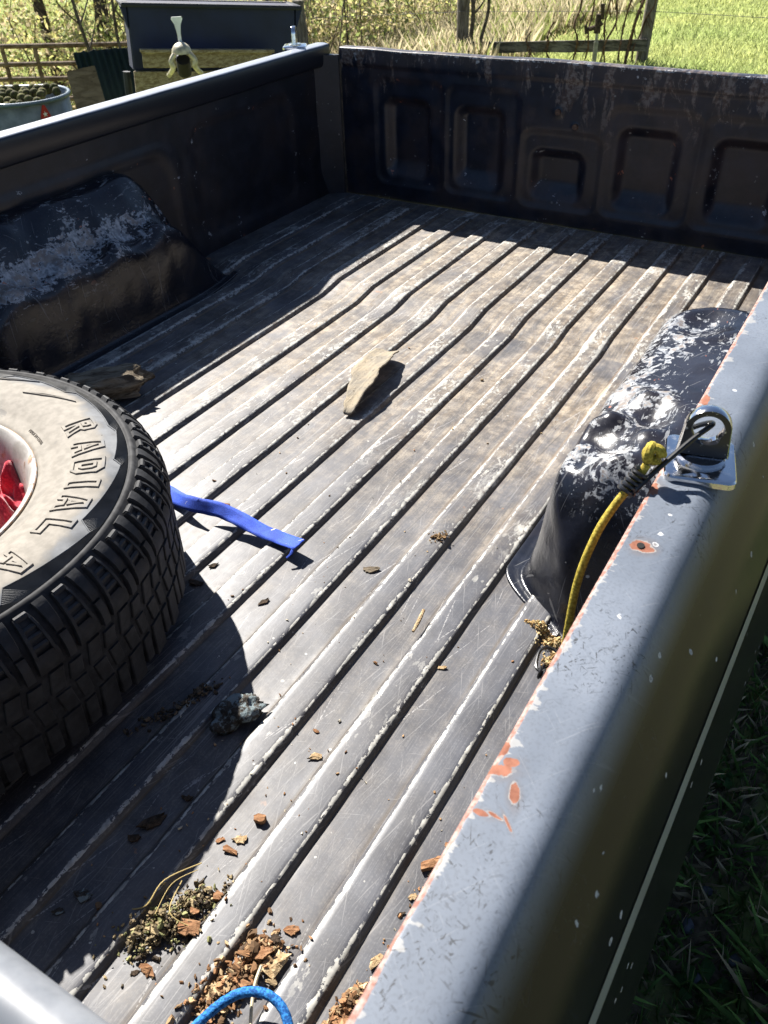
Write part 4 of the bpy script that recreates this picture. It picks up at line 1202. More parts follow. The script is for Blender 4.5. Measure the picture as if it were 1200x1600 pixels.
# heaps of litter: loose crumbs no one could count, with a few larger chips on them
def heap(name, blobs, n, size, palette, seed, label, height=0.016):
    rg = np.random.default_rng(seed); mb = MB()
    for k in range(n):
        cx, cy, sx, sy, ro = blobs[int(rg.integers(0, len(blobs)))]
        a, b = rg.normal(0, 0.5, 2); a = max(-1.3, min(1.3, a)); b = max(-1.3, min(1.3, b))
        x = cx + sx * a * math.cos(ro) - sy * b * math.sin(ro); y = cy + sx * a * math.sin(ro) + sy * b * math.cos(ro)
        s = size * rg.lognormal(0, 0.45)
        z = bed_z(x, y) + 0.18 * s + height * max(0, 1 - (a * a + b * b)) * rg.uniform(0.1, 1.0)
        v, f = flake_mesh('f', int(rg.integers(0, 1 << 30)), 1.0, rg.uniform(0.3, 0.8), rg.uniform(0.15, 0.5))
        Mx = Matrix.Translation((x, y, z)) @ Matrix.Rotation(rg.uniform(0, 6.28), 4, 'Z') @ Matrix.Rotation(rg.normal(0, 0.5), 4, 'X') @ Matrix.Rotation(rg.normal(0, 0.4), 4, 'Y') @ Matrix.Scale(s, 4)
        c = np.array(palette[int(rg.integers(0, len(palette)))]) * rg.uniform(0.7, 1.25)
        mb.add([tuple(Mx @ Vector(p)) for p in v], f, tuple(c))
    m = N(name + '_litter'); m.set(color=m.attr('col', 'Color'), rough=0.9, spec=0.15)
    o = mb.build(name, m.m, None, False, None, True)
    return tag(o, label, 'debris', kind='stuff')
BR = [(0.22, 0.12, 0.06), (0.34, 0.22, 0.12), (0.42, 0.31, 0.18), (0.13, 0.08, 0.045), (0.30, 0.16, 0.08)]
MO = [(0.16, 0.12, 0.07), (0.24, 0.19, 0.11), (0.10, 0.08, 0.05), (0.32, 0.25, 0.14), (0.22, 0.22, 0.10), (0.07, 0.055, 0.04)]
heap('moss_heap', [(0.490, 0.294, 0.024, 0.018, 1.2), (0.480, 0.262, 0.026, 0.020, 1.0), (0.470, 0.238, 0.022, 0.022, 1.2), (0.482, 0.262, 0.060, 0.032, 1.1)], 1100, 0.0037, MO, 31, 'heap of dry moss and bark crumbs beside the tyre shadow', 0.016)
heap('mulch_heap', [(0.582, 0.285, 0.024, 0.017, 1.15), (0.580, 0.255, 0.022, 0.020, 1.15), (0.577, 0.225, 0.026, 0.018, 1.15), (0.582, 0.262, 0.060, 0.034, 1.1)], 800, 0.0048, BR, 32, 'heap of reddish bark mulch under the blue cord', 0.014)
heap('groove_mulch', [(0.690, 0.292, 0.026, 0.010, 1.3), (0.688, 0.255, 0.024, 0.012, 1.3)], 460, 0.0048, BR, 33, 'bark mulch gathered in the groove beside the near rail', 0.012)
heap('sawdust_heap', [(0.664, 0.852, 0.022, 0.008, -0.2), (0.690, 0.838, 0.022, 0.012, 0.4), (0.700, 0.805, 0.014, 0.018, 0)], 900, 0.0034, [(0.40, 0.27, 0.12), (0.46, 0.34, 0.18), (0.30, 0.19, 0.08), (0.50, 0.42, 0.22)], 34, 'heap of tan sawdust at the foot of the near wheel well', 0.015)
heap('shade_litter', [(0.285, 0.470, 0.05, 0.012, 1.1), (0.305, 0.515, 0.03, 0.010, 1.1)], 190, 0.0045, [(0.09, 0.07, 0.05), (0.05, 0.04, 0.03), (0.16, 0.12, 0.08)], 35, 'dark crumbs scattered in the shade along the tyre', 0.004)
heap('loose_crumbs', [(0.40, 0.70, 0.25, 0.35, 0.3), (0.20, 1.3, 0.35, 0.5, 0), (0.45, 0.40, 0.18, 0.22, 0), (0.70, 0.40, 0.02, 0.22, 0)], 260, 0.0028, BR + [(0.5, 0.45, 0.35)], 36, 'loose crumbs strewn over the ribbed bed floor', 0.0)
heap('dirt_clot', [(0.436, 0.965, 0.016, 0.012, 0.6)], 60, 0.0038, [(0.16, 0.10, 0.05), (0.25, 0.17, 0.09)], 37, 'small clot of brown dirt on a rib in mid bed', 0.004)
for k, (x, y, s, rz, mt, sd, lb) in enumerate([
    (0.506, 0.268, 0.040, 0.5, M_barkr, 41, 'broad tan bark chip leaning on the mossy heap'), (0.500, 0.283, 0.016, 0.2, M_barkr, 42, 'red brown nub on the mossy heap'),
    (0.588, 0.285, 0.030, 0.9, M_barkr, 43, 'squarish bark chip on top of the mulch heap'), (0.606, 0.282, 0.046, 1.3, M_tan, 44, 'long tan bark chip at the right of the mulch heap'),
    (0.572, 0.290, 0.040, 1.25, M_barkd, 45, 'dark bark strip at the upper left of the mulch heap'), (0.590, 0.305, 0.022, 0.3, M_barkd, 46, 'dark red seed husk at the top of the mulch heap'),
    (0.598, 0.322, 0.024, 0.6, M_barkr, 47, 'thin red chip leading away from the mulch heap'), (0.574, 0.240, 0.040, 0.5, M_tan, 48, 'pale bark chip low in the mulch heap'),
    (0.588, 0.255, 0.034, 0.2, M_barkr, 49, 'broad brown chip in the middle of the mulch heap'), (0.692, 0.275, 0.034, 0.4, M_barkr, 50, 'broad brown chip in the groove mulch by the rail'),
    (0.694, 0.250, 0.034, 0.9, M_barkr, 51, 'red brown chip low in the groove mulch by the rail'), (0.704, 0.792, 0.020, 0.4, M_barkr, 52, 'red brown chip below the sawdust by the hook')]):
    chip((x, y, (0.018, 0.022, 0.020, 0.014, 0.014, 0.014, 0.006, 0.016, 0.018, 0.013, 0.013, 0.012)[k]), s, rz, mt, sd, lb, tilt=0.25)
# dry grass stems over the moss heap
for k, pts in enumerate([[(0.470, 0.330, 0.010), (0.455, 0.290, 0.024), (0.452, 0.262, 0.014), (0.432, 0.250, 0.006)], [(0.478, 0.318, 0.022), (0.466, 0.290, 0.026), (0.470, 0.258, 0.020)], [(0.470, 0.300, 0.020), (0.484, 0.266, 0.024), (0.512, 0.270, 0.010)]]):
    mb = MB(); mb.tube(spline(pts, 6), (0.0008, 0.0005, 0.0006)[k], 6); tag(mb.build('grass_stem', simple('dry_stem', (0.42, 0.32, 0.13), 0.7, var=0.2)), ['longest dry grass stem curling off the left of the mossy heap', 'middle dry grass stem along the mossy heap', 'dry grass stem bending right across the mossy heap'][k], 'grass stem', 'dry stems on the mossy heap')

# ---- bungee cords
def braid_mat(name, a, b, scale=1.0):
    m = N(name); oc = m.pos(); n = m.noise(oc, 420 * scale, 2); n2 = m.noise(oc, 40, 3)
    m.set(color=m.mix(m.step(n, 0.38, 0.62), a, b), rough=0.8, spec=0.25); m.bump(n, 0.6, 0.001)
    return m.m
def braided_tube(pts, rad, n=14, seg=10):
    S = spline(pts, seg); v, f = tube_vf(S, rad, n)
    return v, f
blue = empty('blue_bungee_cord', (0.60, 0.235, 0.03)); tag(blue, 'bright blue bungee cord arching over the mulch at the bottom edge', 'bungee cord')
pts = [(0.556, 0.150, 0.014), (0.566, 0.186, 0.020), (0.577, 0.218, 0.027), (0.592, 0.240, 0.033), (0.613, 0.251, 0.035), (0.634, 0.250, 0.033), (0.652, 0.237, 0.028), (0.662, 0.215, 0.022), (0.666, 0.180, 0.017), (0.664, 0.14, 0.014)]
pts = [(x + 0.010, y - 0.002, z) for x, y, z in pts]
S = spline(pts, 14); v, f = tube_vf(S, 0.0047, 16)
v = np.array(v); P_ = len(S)
tw = np.arange(P_)[:, None] * 1.1 + np.arange(16)[None, :] * (2 * math.pi / 16) * 8
c_ = np.repeat(np.array([tuple(p) for p in S]), 16, 0)
v = c_ + (v - c_) * (1 + 0.035 * np.sin(tw).ravel())[:, None]
o = build('cord', v, f, braid_mat('blue_braid', (0.006, 0.060, 0.22), (0.030, 0.20, 0.52)), None); child_at(o, blue)

yel = empty('yellow_bungee_cord', (0.80, 0.62, 0.43)); tag(yel, 'yellow bungee cord hooked to the rail anchor and hanging into the bed', 'bungee cord')
M_yel = braid_mat('yellow_braid', (0.24, 0.18, 0.020), (0.44, 0.35, 0.055))
M_hook = simple('black_coated_wire', (0.012, 0.012, 0.013), 0.28, var=0.2)
pts = [(0.8035, 0.6340, 0.4760), (0.7990, 0.6270, 0.4640), (0.7880, 0.6120, 0.4420), (0.7800, 0.5950, 0.4170), (0.7750, 0.5770, 0.3760), (0.7760, 0.5640, 0.3200), (0.7740, 0.5700, 0.2300), (0.760, 0.620, 0.1200), (0.735, 0.700, 0.030), (0.715, 0.760, 0.012)]
v, f = braided_tube(pts, 0.0037); o = build('cord', v, f, M_yel); child_at(o, yel)
# knot at the end of the cord
mb = MB()
for (c, r, ax) in [((0.8065, 0.6400, 0.4835), 0.0060, 0.2), ((0.8030, 0.6385, 0.4850), 0.0058, 1.5)]:
    pts = [(c[0] + r * math.cos(t) * math.cos(ax), c[1] + r * math.cos(t) * math.sin(ax), c[2] + r * math.sin(t)) for t in np.linspace(0, 5.6, 18)]
    mb.tube(pts, 0.0046, 10)
o = mb.build('knot', M_yel); child_at(o, yel)
# hook: coil round the cord, shank to the ring, eye through it
mb = MB()
p0, p1 = Vector((0.8020, 0.6310, 0.4705)), Vector((0.7925, 0.6180, 0.4520))
axv = (p1 - p0).normalized(); e1 = axv.orthogonal().normalized(); e2 = axv.cross(e1)
coil = [p0 + (p1 - p0) * (k / 60) + (e1 * math.cos(k / 60 * 2 * math.pi * 5.5) + e2 * math.sin(k / 60 * 2 * math.pi * 5.5)) * 0.0068 for k in range(61)]
mb.tube([tuple(p) for p in coil], 0.0019, 8)
sh_ = spline([tuple(coil[-1]), (0.8010, 0.6180, 0.4580), (0.8110, 0.6330, 0.4710), (0.8290, 0.6640, 0.4900), (0.8390, 0.6780, 0.4985), (0.8410, 0.6860, 0.4990), (0.8370, 0.6920, 0.4955), (0.8290, 0.6930, 0.4900), (0.8210, 0.6900, 0.4850)], 8)
mb.tube([tuple(p) for p in sh_], 0.0024, 9)
o = mb.build('hook', M_hook); child_at(o, yel)
mb = MB()
hk = spline([(0.716, 0.775, 0.012), (0.700, 0.772, 0.013), (0.686, 0.776, 0.014), (0.680, 0.792, 0.014), (0.678, 0.808, 0.014), (0.683, 0.818, 0.014), (0.695, 0.820, 0.013), (0.704, 0.814, 0.012)], 6)
mb.tube([tuple(p) for p in hk], 0.0024, 8)
coil = [Vector((0.690 + 0.030 * k / 50, 0.772 - 0.008 * k / 50, 0.013)) + Vector((0.25 * 0.007 * math.sin(k / 50 * 2 * math.pi * 4.5), 0.007 * math.cos(k / 50 * 2 * math.pi * 4.5), 0.007 * math.sin(k / 50 * 2 * math.pi * 4.5))) for k in range(51)]
mb.tube([tuple(p) for p in coil], 0.0020, 8)
o = mb.build('hook', M_hook); child_at(o, yel)

# ================================================================== BEHIND THE TRUCK
# ---- navy utility trailer
M_navy = simple('navy_trailer_paint', (0.006, 0.011, 0.042), 0.75, var=0.25, scale=5)
M_navyd = simple('navy_trailer_frame', (0.008, 0.010, 0.018), 0.7)
M_wood = bark_mat('weathered_plank', (0.16, 0.12, 0.07), (0.30, 0.25, 0.17), scale=12, sc=(0.4, 3, 6))
def frame(p, q):
    """matrix with x along p->q (horizontal), z up"""
    x = Vector(q) - Vector(p); L = x.length; x.normalize(); z = Vector((0, 0, 1)); y = z.cross(x).normalized(); z = x.cross(y)
    return Matrix(((x.x, y.x, z.x, p[0]), (x.y, y.y, z.y, p[1]), (x.z, y.z, z.z, p[2]), (0, 0, 0, 1))), L
tr = empty('utility_trailer', (-3.1, 4.6, -0.9)); tag(tr, 'navy blue steel trailer box with flared rim behind the left rail', 'trailer')
TM, TL = frame((-3.41, 4.17, 0), (-2.735, 5.03, -0.09))
def tpart(name, mb, mat, angle=30):
    o = mb.build(name, mat); o.matrix_world = Matrix.Identity(4); child_at(o, tr); return o
def tb(mb, c, s, bev=0.004): mb.box(c, s, bev, TM)
mb = MB(); tb(mb, (TL / 2, 0.0, 0.105), (TL - 0.06, 0.02, 0.35)); tpart('front_panel', mb, M_navy)
mb = MB(); tb(mb, (0.035, 0.09, 0.105), (0.02, 0.18, 0.35)); tpart('side_wall', mb, M_navy)
mb = MB(); tb(mb, (TL - 0.035, 0.09, 0.105), (0.02, 0.18, 0.35)); tpart('side_wall', mb, M_navy)
mb = MB(); tb(mb, (TL / 2, 0.18, 0.105), (TL - 0.06, 0.02, 0.35)); tpart('rear_panel', mb, M_navy)
mb = MB(); tb(mb, (TL / 2, 0.09, -0.06), (TL - 0.06, 0.16, 0.02)); tpart('trailer_floor', mb, M_navyd)
mb = MB(); tb(mb, (TL / 2, 0.085, 0.286), (TL - 0.01, 0.18, 0.010)); tpart('lid', mb, M_navy)
mb = MB()                                                     # flared rim, thicker than the wall, running round the top
for c, s in [((TL / 2, -0.022, 0.285), (TL + 0.02, 0.05, 0.022)), ((TL / 2, 0.195, 0.285), (TL + 0.02, 0.05, 0.022)), ((0.015, 0.087, 0.285), (0.05, 0.165, 0.022)), ((TL - 0.015, 0.087, 0.285), (0.05, 0.165, 0.022))]: tb(mb, c, s, 0.006)
v = []
for xs_, ins in ((0.0, 1), (TL, -1)):
    pass
tpart('rim', mb, M_navyd)
for xs_, ins in ((0.022, -1), (TL - 0.022, 1)):                 # tapering corner gussets under the rim
    vv = [(xs_, -0.012, 0.275), (xs_ + ins * 0.035, -0.03, 0.275), (xs_, -0.012, 0.16), (xs_, 0.06, 0.275), (xs_ + ins * 0.035, 0.06, 0.275), (xs_, 0.06, 0.16)]
    mb = MB(); mb.add([tuple(TM @ Vector(p)) for p in vv], [(0, 2, 1), (3, 4, 5), (0, 1, 4, 3), (1, 2, 5, 4), (0, 3, 5, 2)]); tpart('corner_gusset', mb, M_navy)
mb = MB(); tb(mb, (TL * 0.44, -0.10, 0.052), (TL * 0.76, 0.045, 0.020), 0.003); tb(mb, (TL * 0.44, -0.085, 0.000), (TL * 0.74, 0.022, 0.085), 0.003); tpart('wooden_bunk', mb, M_wood)
mb = MB(); tb(mb, (TL * 0.36, -0.03, -0.13), (TL * 0.68, 0.025, 0.12), 0.003); tpart('lower_board', mb, M_wood)
mb = MB(); tb(mb, (TL / 2, 0.16, -0.12), (TL * 0.9, 0.06, 0.06)); mb.tube([tuple(TM @ Vector((0.25, 0.16, -0.13))), tuple(TM @ Vector((0.30, -0.1, 0.02))), (-2.52, 3.70, 0.095)], 0.028, 10); tpart('tongue', mb, M_navyd)
for sx in (0.0, TL):
    mb = MB(); c = TM @ Vector((sx, 0.16, -0.60)); a_ = TM.to_3x3() @ Vector((1, 0, 0)); b_ = TM.to_3x3() @ Vector((0, 1, 0)); 
    rp = [(0.10, -0.09), (0.20, -0.09), (0.29, -0.07), (0.30, 0.0), (0.29, 0.07), (0.20, 0.09), (0.10, 0.09)]
    vv = [tuple(c + a_ * w + (b_ * math.cos(t) + Vector((0, 0, 1)) * math.sin(t)) * r) for r, w in rp for t in np.linspace(0, 2 * math.pi, 28, endpoint=False)]
    mb.add(vv, [tuple(q) for q in grid_faces(7, 28, False, True)]); tpart('wheel', mb, M_rub)
    mb = MB(); mb.tube([tuple(c - a_ * 0.05), tuple(c + a_ * 0.05)], 0.11, 20); mb.tube([tuple(c), tuple(TM @ Vector((sx, 0.16, -0.1)))], 0.025, 8); tpart('hub', mb, M_navyd)
M_cream = simple('cream_coupler_paint', (0.42, 0.37, 0.26), 0.5, var=0.35, scale=40)
M_whitep = simple('white_lever_paint', (0.72, 0.72, 0.70), 0.45, var=0.1)
# coupler: domed ball socket with open front and cheeks
cd = (Vector((0.919, 0.02, 0)) - Vector((-2.50, 3.68, 0))).normalized(); cs_ = Vector((-cd.y, cd.x, 0)); cc = Vector((-2.50, 3.68, 0.150))
v = []; nu, nv = 20, 10
for i in range(nu):
    a = 2 * math.pi * i / nu
    for j in range(nv):
        b = math.pi / 2 * j / (nv - 1)
        rr = 0.052 * math.cos(b) ; v.append(tuple(cc + cs_ * (rr * math.cos(a)) + cd * (rr * math.sin(a) * 1.15) + Vector((0, 0, 0.050 * math.sin(b)))))
mb = MB(); mb.add(v, [tuple(q) for q in grid_faces(nu, nv, True, False)]); 
for sg in (-1, 1):
    pts = spline([tuple(cc + cs_ * sg * 0.040 + cd * 0.035 + Vector((0, 0, 0.0))), tuple(cc + cs_ * sg * 0.062 + cd * 0.045 + Vector((0, 0, -0.030))), tuple(cc + cs_ * sg * 0.056 + cd * 0.04 + Vector((0, 0, -0.060))), tuple(cc + cs_ * sg * 0.085 - cd * 0.03 + Vector((0, 0, -0.105)))], 5)
    mb.tube([tuple(p) for p in pts], 0.013, 8)
tpart('coupler', mb, M_cream)
mb = MB(); mb.tube([tuple(cc + Vector((0, 0, -0.03))), tuple(cc - cd * 0.05 + Vector((0, 0, -0.10)))], 0.036, 12); tpart('coupler_socket', mb, M_black)
mb = MB()
lv = [cc - cd * 0.02 + Vector((0, 0, 0.03)), cc - cd * 0.025 + Vector((0, 0, 0.085)), cc - cd * 0.03 + Vector((0, 0, 0.125)), cc - cd * 0.032 + Vector((0, 0, 0.150)), cc - cd * 0.033 + Vector((0, 0, 0.160))]
vv = []
for p, w in zip(lv, (0.010, 0.009, 0.016, 0.029, 0.024)):
    for sx, sd in ((-1, -1), (1, -1), (1, 1), (-1, 1)): vv.append(tuple(p + cs_ * sx * w + cd * sd * 0.004))
ff = [(k * 4 + i, k * 4 + (i + 1) % 4, (k + 1) * 4 + (i + 1) % 4, (k + 1) * 4 + i) for k in range(4) for i in range(4)] + [(0, 1, 2, 3), (16, 17, 18, 19)]
mb.add(vv, ff); tpart('latch_lever', mb, M_whitep)

# ---- corrugated sheet leaning, green
Mx, L = frame((-4.545, 4.735, 0), (-4.27, 5.01, 0))
n = 121; u = np.linspace(0, 0.40, n)
gzv = float(gz(-4.4, 4.9))
rows = [(0.0, -0.115), (0.06, (gzv - 0.115) / 2), (0.16, gzv)]
Vv = []
for k, (ly, z) in enumerate(rows):
    for i, x in enumerate(u):
        w = 0.006 * math.sin(x / 0.0222 * math.pi)
        Vv.append(tuple(Mx @ Vector((x + 0.05 * k, -ly + w - 0.02, z + (0.0095 * float(vnoise(x, 0, 40, 4)) + 0.02 * x if k == 0 else 0)))))
o = build('corrugated_sheet', Vv, grid_faces(3, n), simple('dark_green_sheet', (0.008, 0.018, 0.009), 0.6, var=0.3, scale=12))
md = o.modifiers.new('thick', 'SOLIDIFY'); md.thickness = 0.0015
tag(o, 'dark green corrugated metal sheet standing left of the trailer', 'metal sheet')

# ---- cardboard / board leaning in front of it
cb = [(-4.205, 4.345, -0.157), (-4.075, 4.490, -0.135), (-3.86, 4.36, -0.62), (-3.99, 4.20, -0.64)]
nrm = (Vector(cb[1]) - Vector(cb[0])).cross(Vector(cb[3]) - Vector(cb[0])).normalized()
v = [tuple(Vector(p)) for p in cb] + [tuple(Vector(p) + nrm * 0.018) for p in cb]
f = [(0, 1, 2, 3), (7, 6, 5, 4), (0, 4, 5, 1), (1, 5, 6, 2), (2, 6, 7, 3), (3, 7, 4, 0)]
me = make_mesh('board', v, f, False); recalc(me)
o = obj('board', me, bark_mat('brown_board', (0.13, 0.095, 0.06), (0.22, 0.165, 0.11), scale=6, sc=(1, 1, 4)))
tag(o, 'short brown board leaning against the green corrugated sheet', 'board')

# ---- oval stock tank full of walnuts
ty, tx_ = 4.46, -4.885
dirv = Vector((-0.86, -0.51, 0)).normalized()            # long axis runs out of frame to the left
perp = Vector((-dirv.y, dirv.x, 0))
TC = Vector((tx_, ty, float(gz(tx_, ty))))
RZ = -0.375
def oval(r, lng=0.75, n=20):
    pts = []
    for k in range(n + 1):
        a = math.pi / 2 - math.pi * k / n
        pts.append(-dirv * (r * math.cos(a)) + perp * (r * math.sin(a)))
    for k in range(n + 1):
        a = math.pi / 2 - math.pi * k / n
        pts.append(dirv * (lng + r * math.cos(a)) - perp * (r * math.sin(a)))
    return pts
tank = empty('stock_tank', TC); tag(tank, 'galvanised oval stock tank heaped with walnuts by the fence gate', 'stock tank')
gv = N('galvanised_steel'); n1 = gv.voro(gv.pos(), 18); n2 = gv.noise(gv.pos(), 9, 4)
gv.set(color=gv.mix(gv.step(n2, 0.35, 0.65), (0.20, 0.215, 0.20), (0.32, 0.335, 0.31)), metal=0.35, rough=0.42)
prof = [(0.325, TC.z), (0.330, TC.z + 0.15), (0.337, TC.z + 0.16), (0.330, TC.z + 0.17), (0.332, TC.z + 0.34), (0.339, TC.z + 0.35), (0.332, TC.z + 0.36), (0.334, RZ - 0.012), (0.326, RZ - 0.012), (0.324, TC.z + 0.1)]
v = []; 
for r, z in prof: v += [tuple(Vector((TC.x, TC.y, z)) + p) for p in oval(r)]
nn_ = len(oval(0.3)); me = make_mesh('tank_wall', v, grid_faces(len(prof), nn_, False, True)); recalc(me)
child_at(obj('tank_wall', me, gv.m), tank)
ring = [tuple(Vector((TC.x, TC.y, RZ - 0.006)) + p) for p in oval(0.338, n=30)]; ring.append(ring[0])
mb = MB(); mb.tube(ring, 0.014, 10, False); child_at(mb.build('rolled_rim', simple('blue_grey_rim', (0.09, 0.13, 0.17), 0.4, 0.2, var=0.15)), tank)
# red triangular sticker with a white star burst
sd = (Vector((0.919, 0.02, 0)) - TC); sd.z = 0; sd.normalize()
sc_ = Vector((TC.x, TC.y, 0)) + (-dirv * 0.90 + perp * 0.0).normalized() * 0
ang_dir = Vector((-4.355 - tx_, 4.313 - ty, 0)).normalized()
sp_ = Vector((tx_, ty, 0)) + ang_dir * 0.3345
tang = Vector((-ang_dir.y, ang_dir.x, 0))
if tang.dot(Vector((0.86, 0.51, 0))) < 0: tang = -tang
tri = [(-0.004, 0.050), (0.006, 0.050), (0.012, 0.044), (0.038, -0.024), (0.040, -0.036), (0.030, -0.046), (-0.030, -0.046), (-0.040, -0.036), (-0.038, -0.024), (-0.012, 0.044)]
v = [tuple(sp_ + tang * x + Vector((0, 0, RZ - 0.075 + y)) + ang_dir * 0.003) for x, y in tri]
st = build('sticker', v, [tuple(range(10))], simple('red_sticker', (0.36, 0.012, 0.008), 0.5, var=0.08), None, False); child_at(st, tank)
star = []
for k in range(10):
    a = math.pi / 2 + k * math.pi / 5; r = 0.020 if k % 2 == 0 else 0.0085
    star.append(tuple(sp_ + tang * (r * math.cos(a)) + Vector((0, 0, RZ - 0.087 + r * math.sin(a))) + ang_dir * 0.005))
child_at(build('star_mark', star, [tuple(range(10))], simple('white_print', (0.75, 0.74, 0.70), 0.6, var=0.05), None, False), tank)

# walnuts: individuals sharing three meshes
wm = N('walnut_husk'); oi = wm.node('ShaderNodeObjectInfo').outputs['Random']; nn = wm.noise(wm.objco(), 60, 4)
wm.set(color=wm.mix(wm.step(nn, 0.40, 0.62), wm.mix(oi, (0.06, 0.065, 0.018), (0.15, 0.15, 0.045)), wm.mix(oi, (0.035, 0.028, 0.016), (0.075, 0.055, 0.03))), rough=0.85, spec=0.15); wm.bump(nn, 0.5, 0.004)
nut_me = []
for k in range(3):
    q = chunk('walnut', (0, 0, 0), (0.068, 0.064, 0.062), wm.m, 70 + k, (0, 0, 0), 0.14, 12, 8, 2.0); nut_me.append(q.data); bpy.data.objects.remove(q)
rg = np.random.default_rng(5); spots_ = []
for k in range(900):
    a = rg.uniform(-0.30, 0.75); b = rg.uniform(-0.29, 0.29)
    if a < 0 and math.hypot(a, b) > 0.285: continue
    hgt = 0.05 * (1 - (b / 0.3) ** 2)
    p = Vector((tx_, ty, 0)) + dirv * a + perp * b; z = RZ - 0.03 + hgt + rg.uniform(-0.012, 0.012)
    if all((p.x - s[0]) ** 2 + (p.y - s[1]) ** 2 > 0.058 ** 2 for s in spots_): spots_.append((p.x, p.y, z))
for s in spots_:
    o = bpy.data.objects.new('walnut', nut_me[int(rg.integers(0, 3))]); COL.objects.link(o); o.location = s; o.rotation_euler = tuple(rg.uniform(0, 6, 3))
    tag(o, 'green brown walnut heaped in the stock tank', 'walnut', 'walnuts in the stock tank')
spots2 = []
for k in range(260):
    p = Vector((-4.12, 4.37, 0)) + Vector((rg.normal(0, 0.16), rg.normal(0, 0.16), 0))
    lay = rg.integers(0, 4)
    z = float(gz(p.x, p.y)) + 0.03 + 0.055 * lay + 0.18 * math.exp(-((p.x + 4.12) ** 2 + (p.y - 4.37) ** 2) / 0.05)
    if (p - Vector((tx_, ty, 0))).length < 0.38: continue
    if all((p.x - s[0]) ** 2 + (p.y - s[1]) ** 2 + (z - s[2]) ** 2 > 0.058 ** 2 for s in spots2): spots2.append((p.x, p.y, z))
for s in spots2:
    o = bpy.data.objects.new('walnut', nut_me[int(rg.integers(0, 3))]); COL.objects.link(o); o.location = s; o.rotation_euler = tuple(rg.uniform(0, 6, 3))
    tag(o, 'walnut in the pile on the ground between tank and board', 'walnut', 'walnuts piled on the ground')

# ---- pipe gate
M_pipe = bark_mat('rusty_pipe', (0.10, 0.06, 0.03), (0.22, 0.15, 0.09), scale=14, rough=0.7)
gate = empty('pipe_gate', (-6.4, 6.2, -1.3)); tag(gate, 'rusty brown pipe gate at the edge of the brush', 'gate')
gA = Vector((-7.45, 4.85, 0)); gB = Vector((-5.55, 7.05, 0)); gd = (gB - gA).normalized()
def gline(h0, h1): return [tuple(gA + Vector((0, 0, h0))), tuple(gB + Vector((0, 0, h1)))]
for h0, h1 in ((-0.275, -0.430), (-0.420, -0.590), (-0.540, -0.725), (-0.72, -0.9), (-0.92, -1.1), (-1.12, -1.30)):
    mb = MB(); p, q = gline(h0, h1); mb.tube([p, q], 0.022, 8); child_at(mb.build('rail', M_pipe), gate)
Lg = (gB - gA).length
for s in (0.02, 0.60, 1.19, 1.476, 1.98, 2.6, Lg - 0.02):
    p = gA + gd * s; t = s / Lg; z1 = -0.275 + (-0.430 + 0.275) * t
    mb = MB(); mb.tube([tuple(p + Vector((0, 0, z1 + 0.01))), tuple(p + Vector((0, 0, z1 - 0.95)))], 0.019, 8); child_at(mb.build('upright', M_pipe), gate)

# ---- wooden fence behind the tailgate
M_post = bark_mat('grey_post', (0.10, 0.085, 0.065), (0.22, 0.195, 0.16), scale=14, sc=(3, 3, 0.5))
fence = empty('wooden_fence', (-2.7, 9.4, -0.75)); tag(fence, 'weathered wooden fence with two posts and one low rail behind the tailgate', 'fence')
def post(p, h, r, parent, seed, name='post'):
    n = 14; v = []; f = []; rows = 9; g = float(gz(p[0], p[1]))
    for k in range(rows):
        z = g - 0.1 + (h + 0.1) * k / (rows - 1)
        for i in range(n):
            a = 2 * math.pi * i / n; rr = r * (1 + 0.10 * float(vnoise(math.cos(a) * 2, math.sin(a) * 2 + k * 0.2, 1.5, seed, 2))) * (1 - 0.05 * k / rows)
            v.append((p[0] + rr * math.cos(a) + 0.008 * k * math.sin(seed), p[1] + rr * math.sin(a), z))
    f = [tuple(q) for q in grid_faces(rows, n, False, True)] + [tuple((rows - 1) * n + i for i in range(n))]
    me = make_mesh(name, v, f); recalc(me); o = obj(name, me, M_post, None, 50)
    if parent: child_at(o, parent)
    return o
post((-1.640, 9.215), 1.35, 0.056, fence, 2)
post((-3.760, 9.530), 0.72, 0.070, fence, 3)
FM, FL = frame((-3.86, 9.46, -0.735), (-1.58, 9.10, -0.535))
n = 40; v = []
for i in range(n):
    x = FL * i / (n - 1)
    for (ly, lz) in ((0, -0.052), (0, 0.052), (0.035, 0.052), (0.035, -0.052)):
        v.append(tuple(FM @ Vector((x, ly, lz + 0.006 * float(vnoise(x, lz * 20, 4, 8, 2))))))
me = make_mesh('rail', v, [tuple(q) for q in grid_faces(n, 4, False, True)] + [(0, 1, 2, 3), tuple((n - 1) * 4 + k for k in range(4))], False); recalc(me)
child_at(obj('rail', me, bark_mat('mossy_rail', (0.055, 0.05, 0.04), (0.20, 0.18, 0.145), scale=9, sc=(0.6, 0.6, 3))), fence)
wire_m = simple('fence_wire', (0.16, 0.15, 0.14), 0.5, 0.6, var=0.2)
for z0 in (0.16, 0.32):
    mb = MB(); mb.tube([(-5.0, 8.2, -0.75 + z0 + 0.25), (-3.76, 9.46, -0.77 + z0 + 0.23), (-1.64, 9.16, -0.72 + z0 + 0.30), (2.5, 8.8, -0.72 + z0 + 0.30)], 0.0025, 5); child_at(mb.build('wire', wire_m), fence)
lone = post((-4.91, 8.15), 0.90, 0.062, None, 5, 'fence_post'); tag(lone, 'single grey wooden post just right of the trailer', 'fence post')

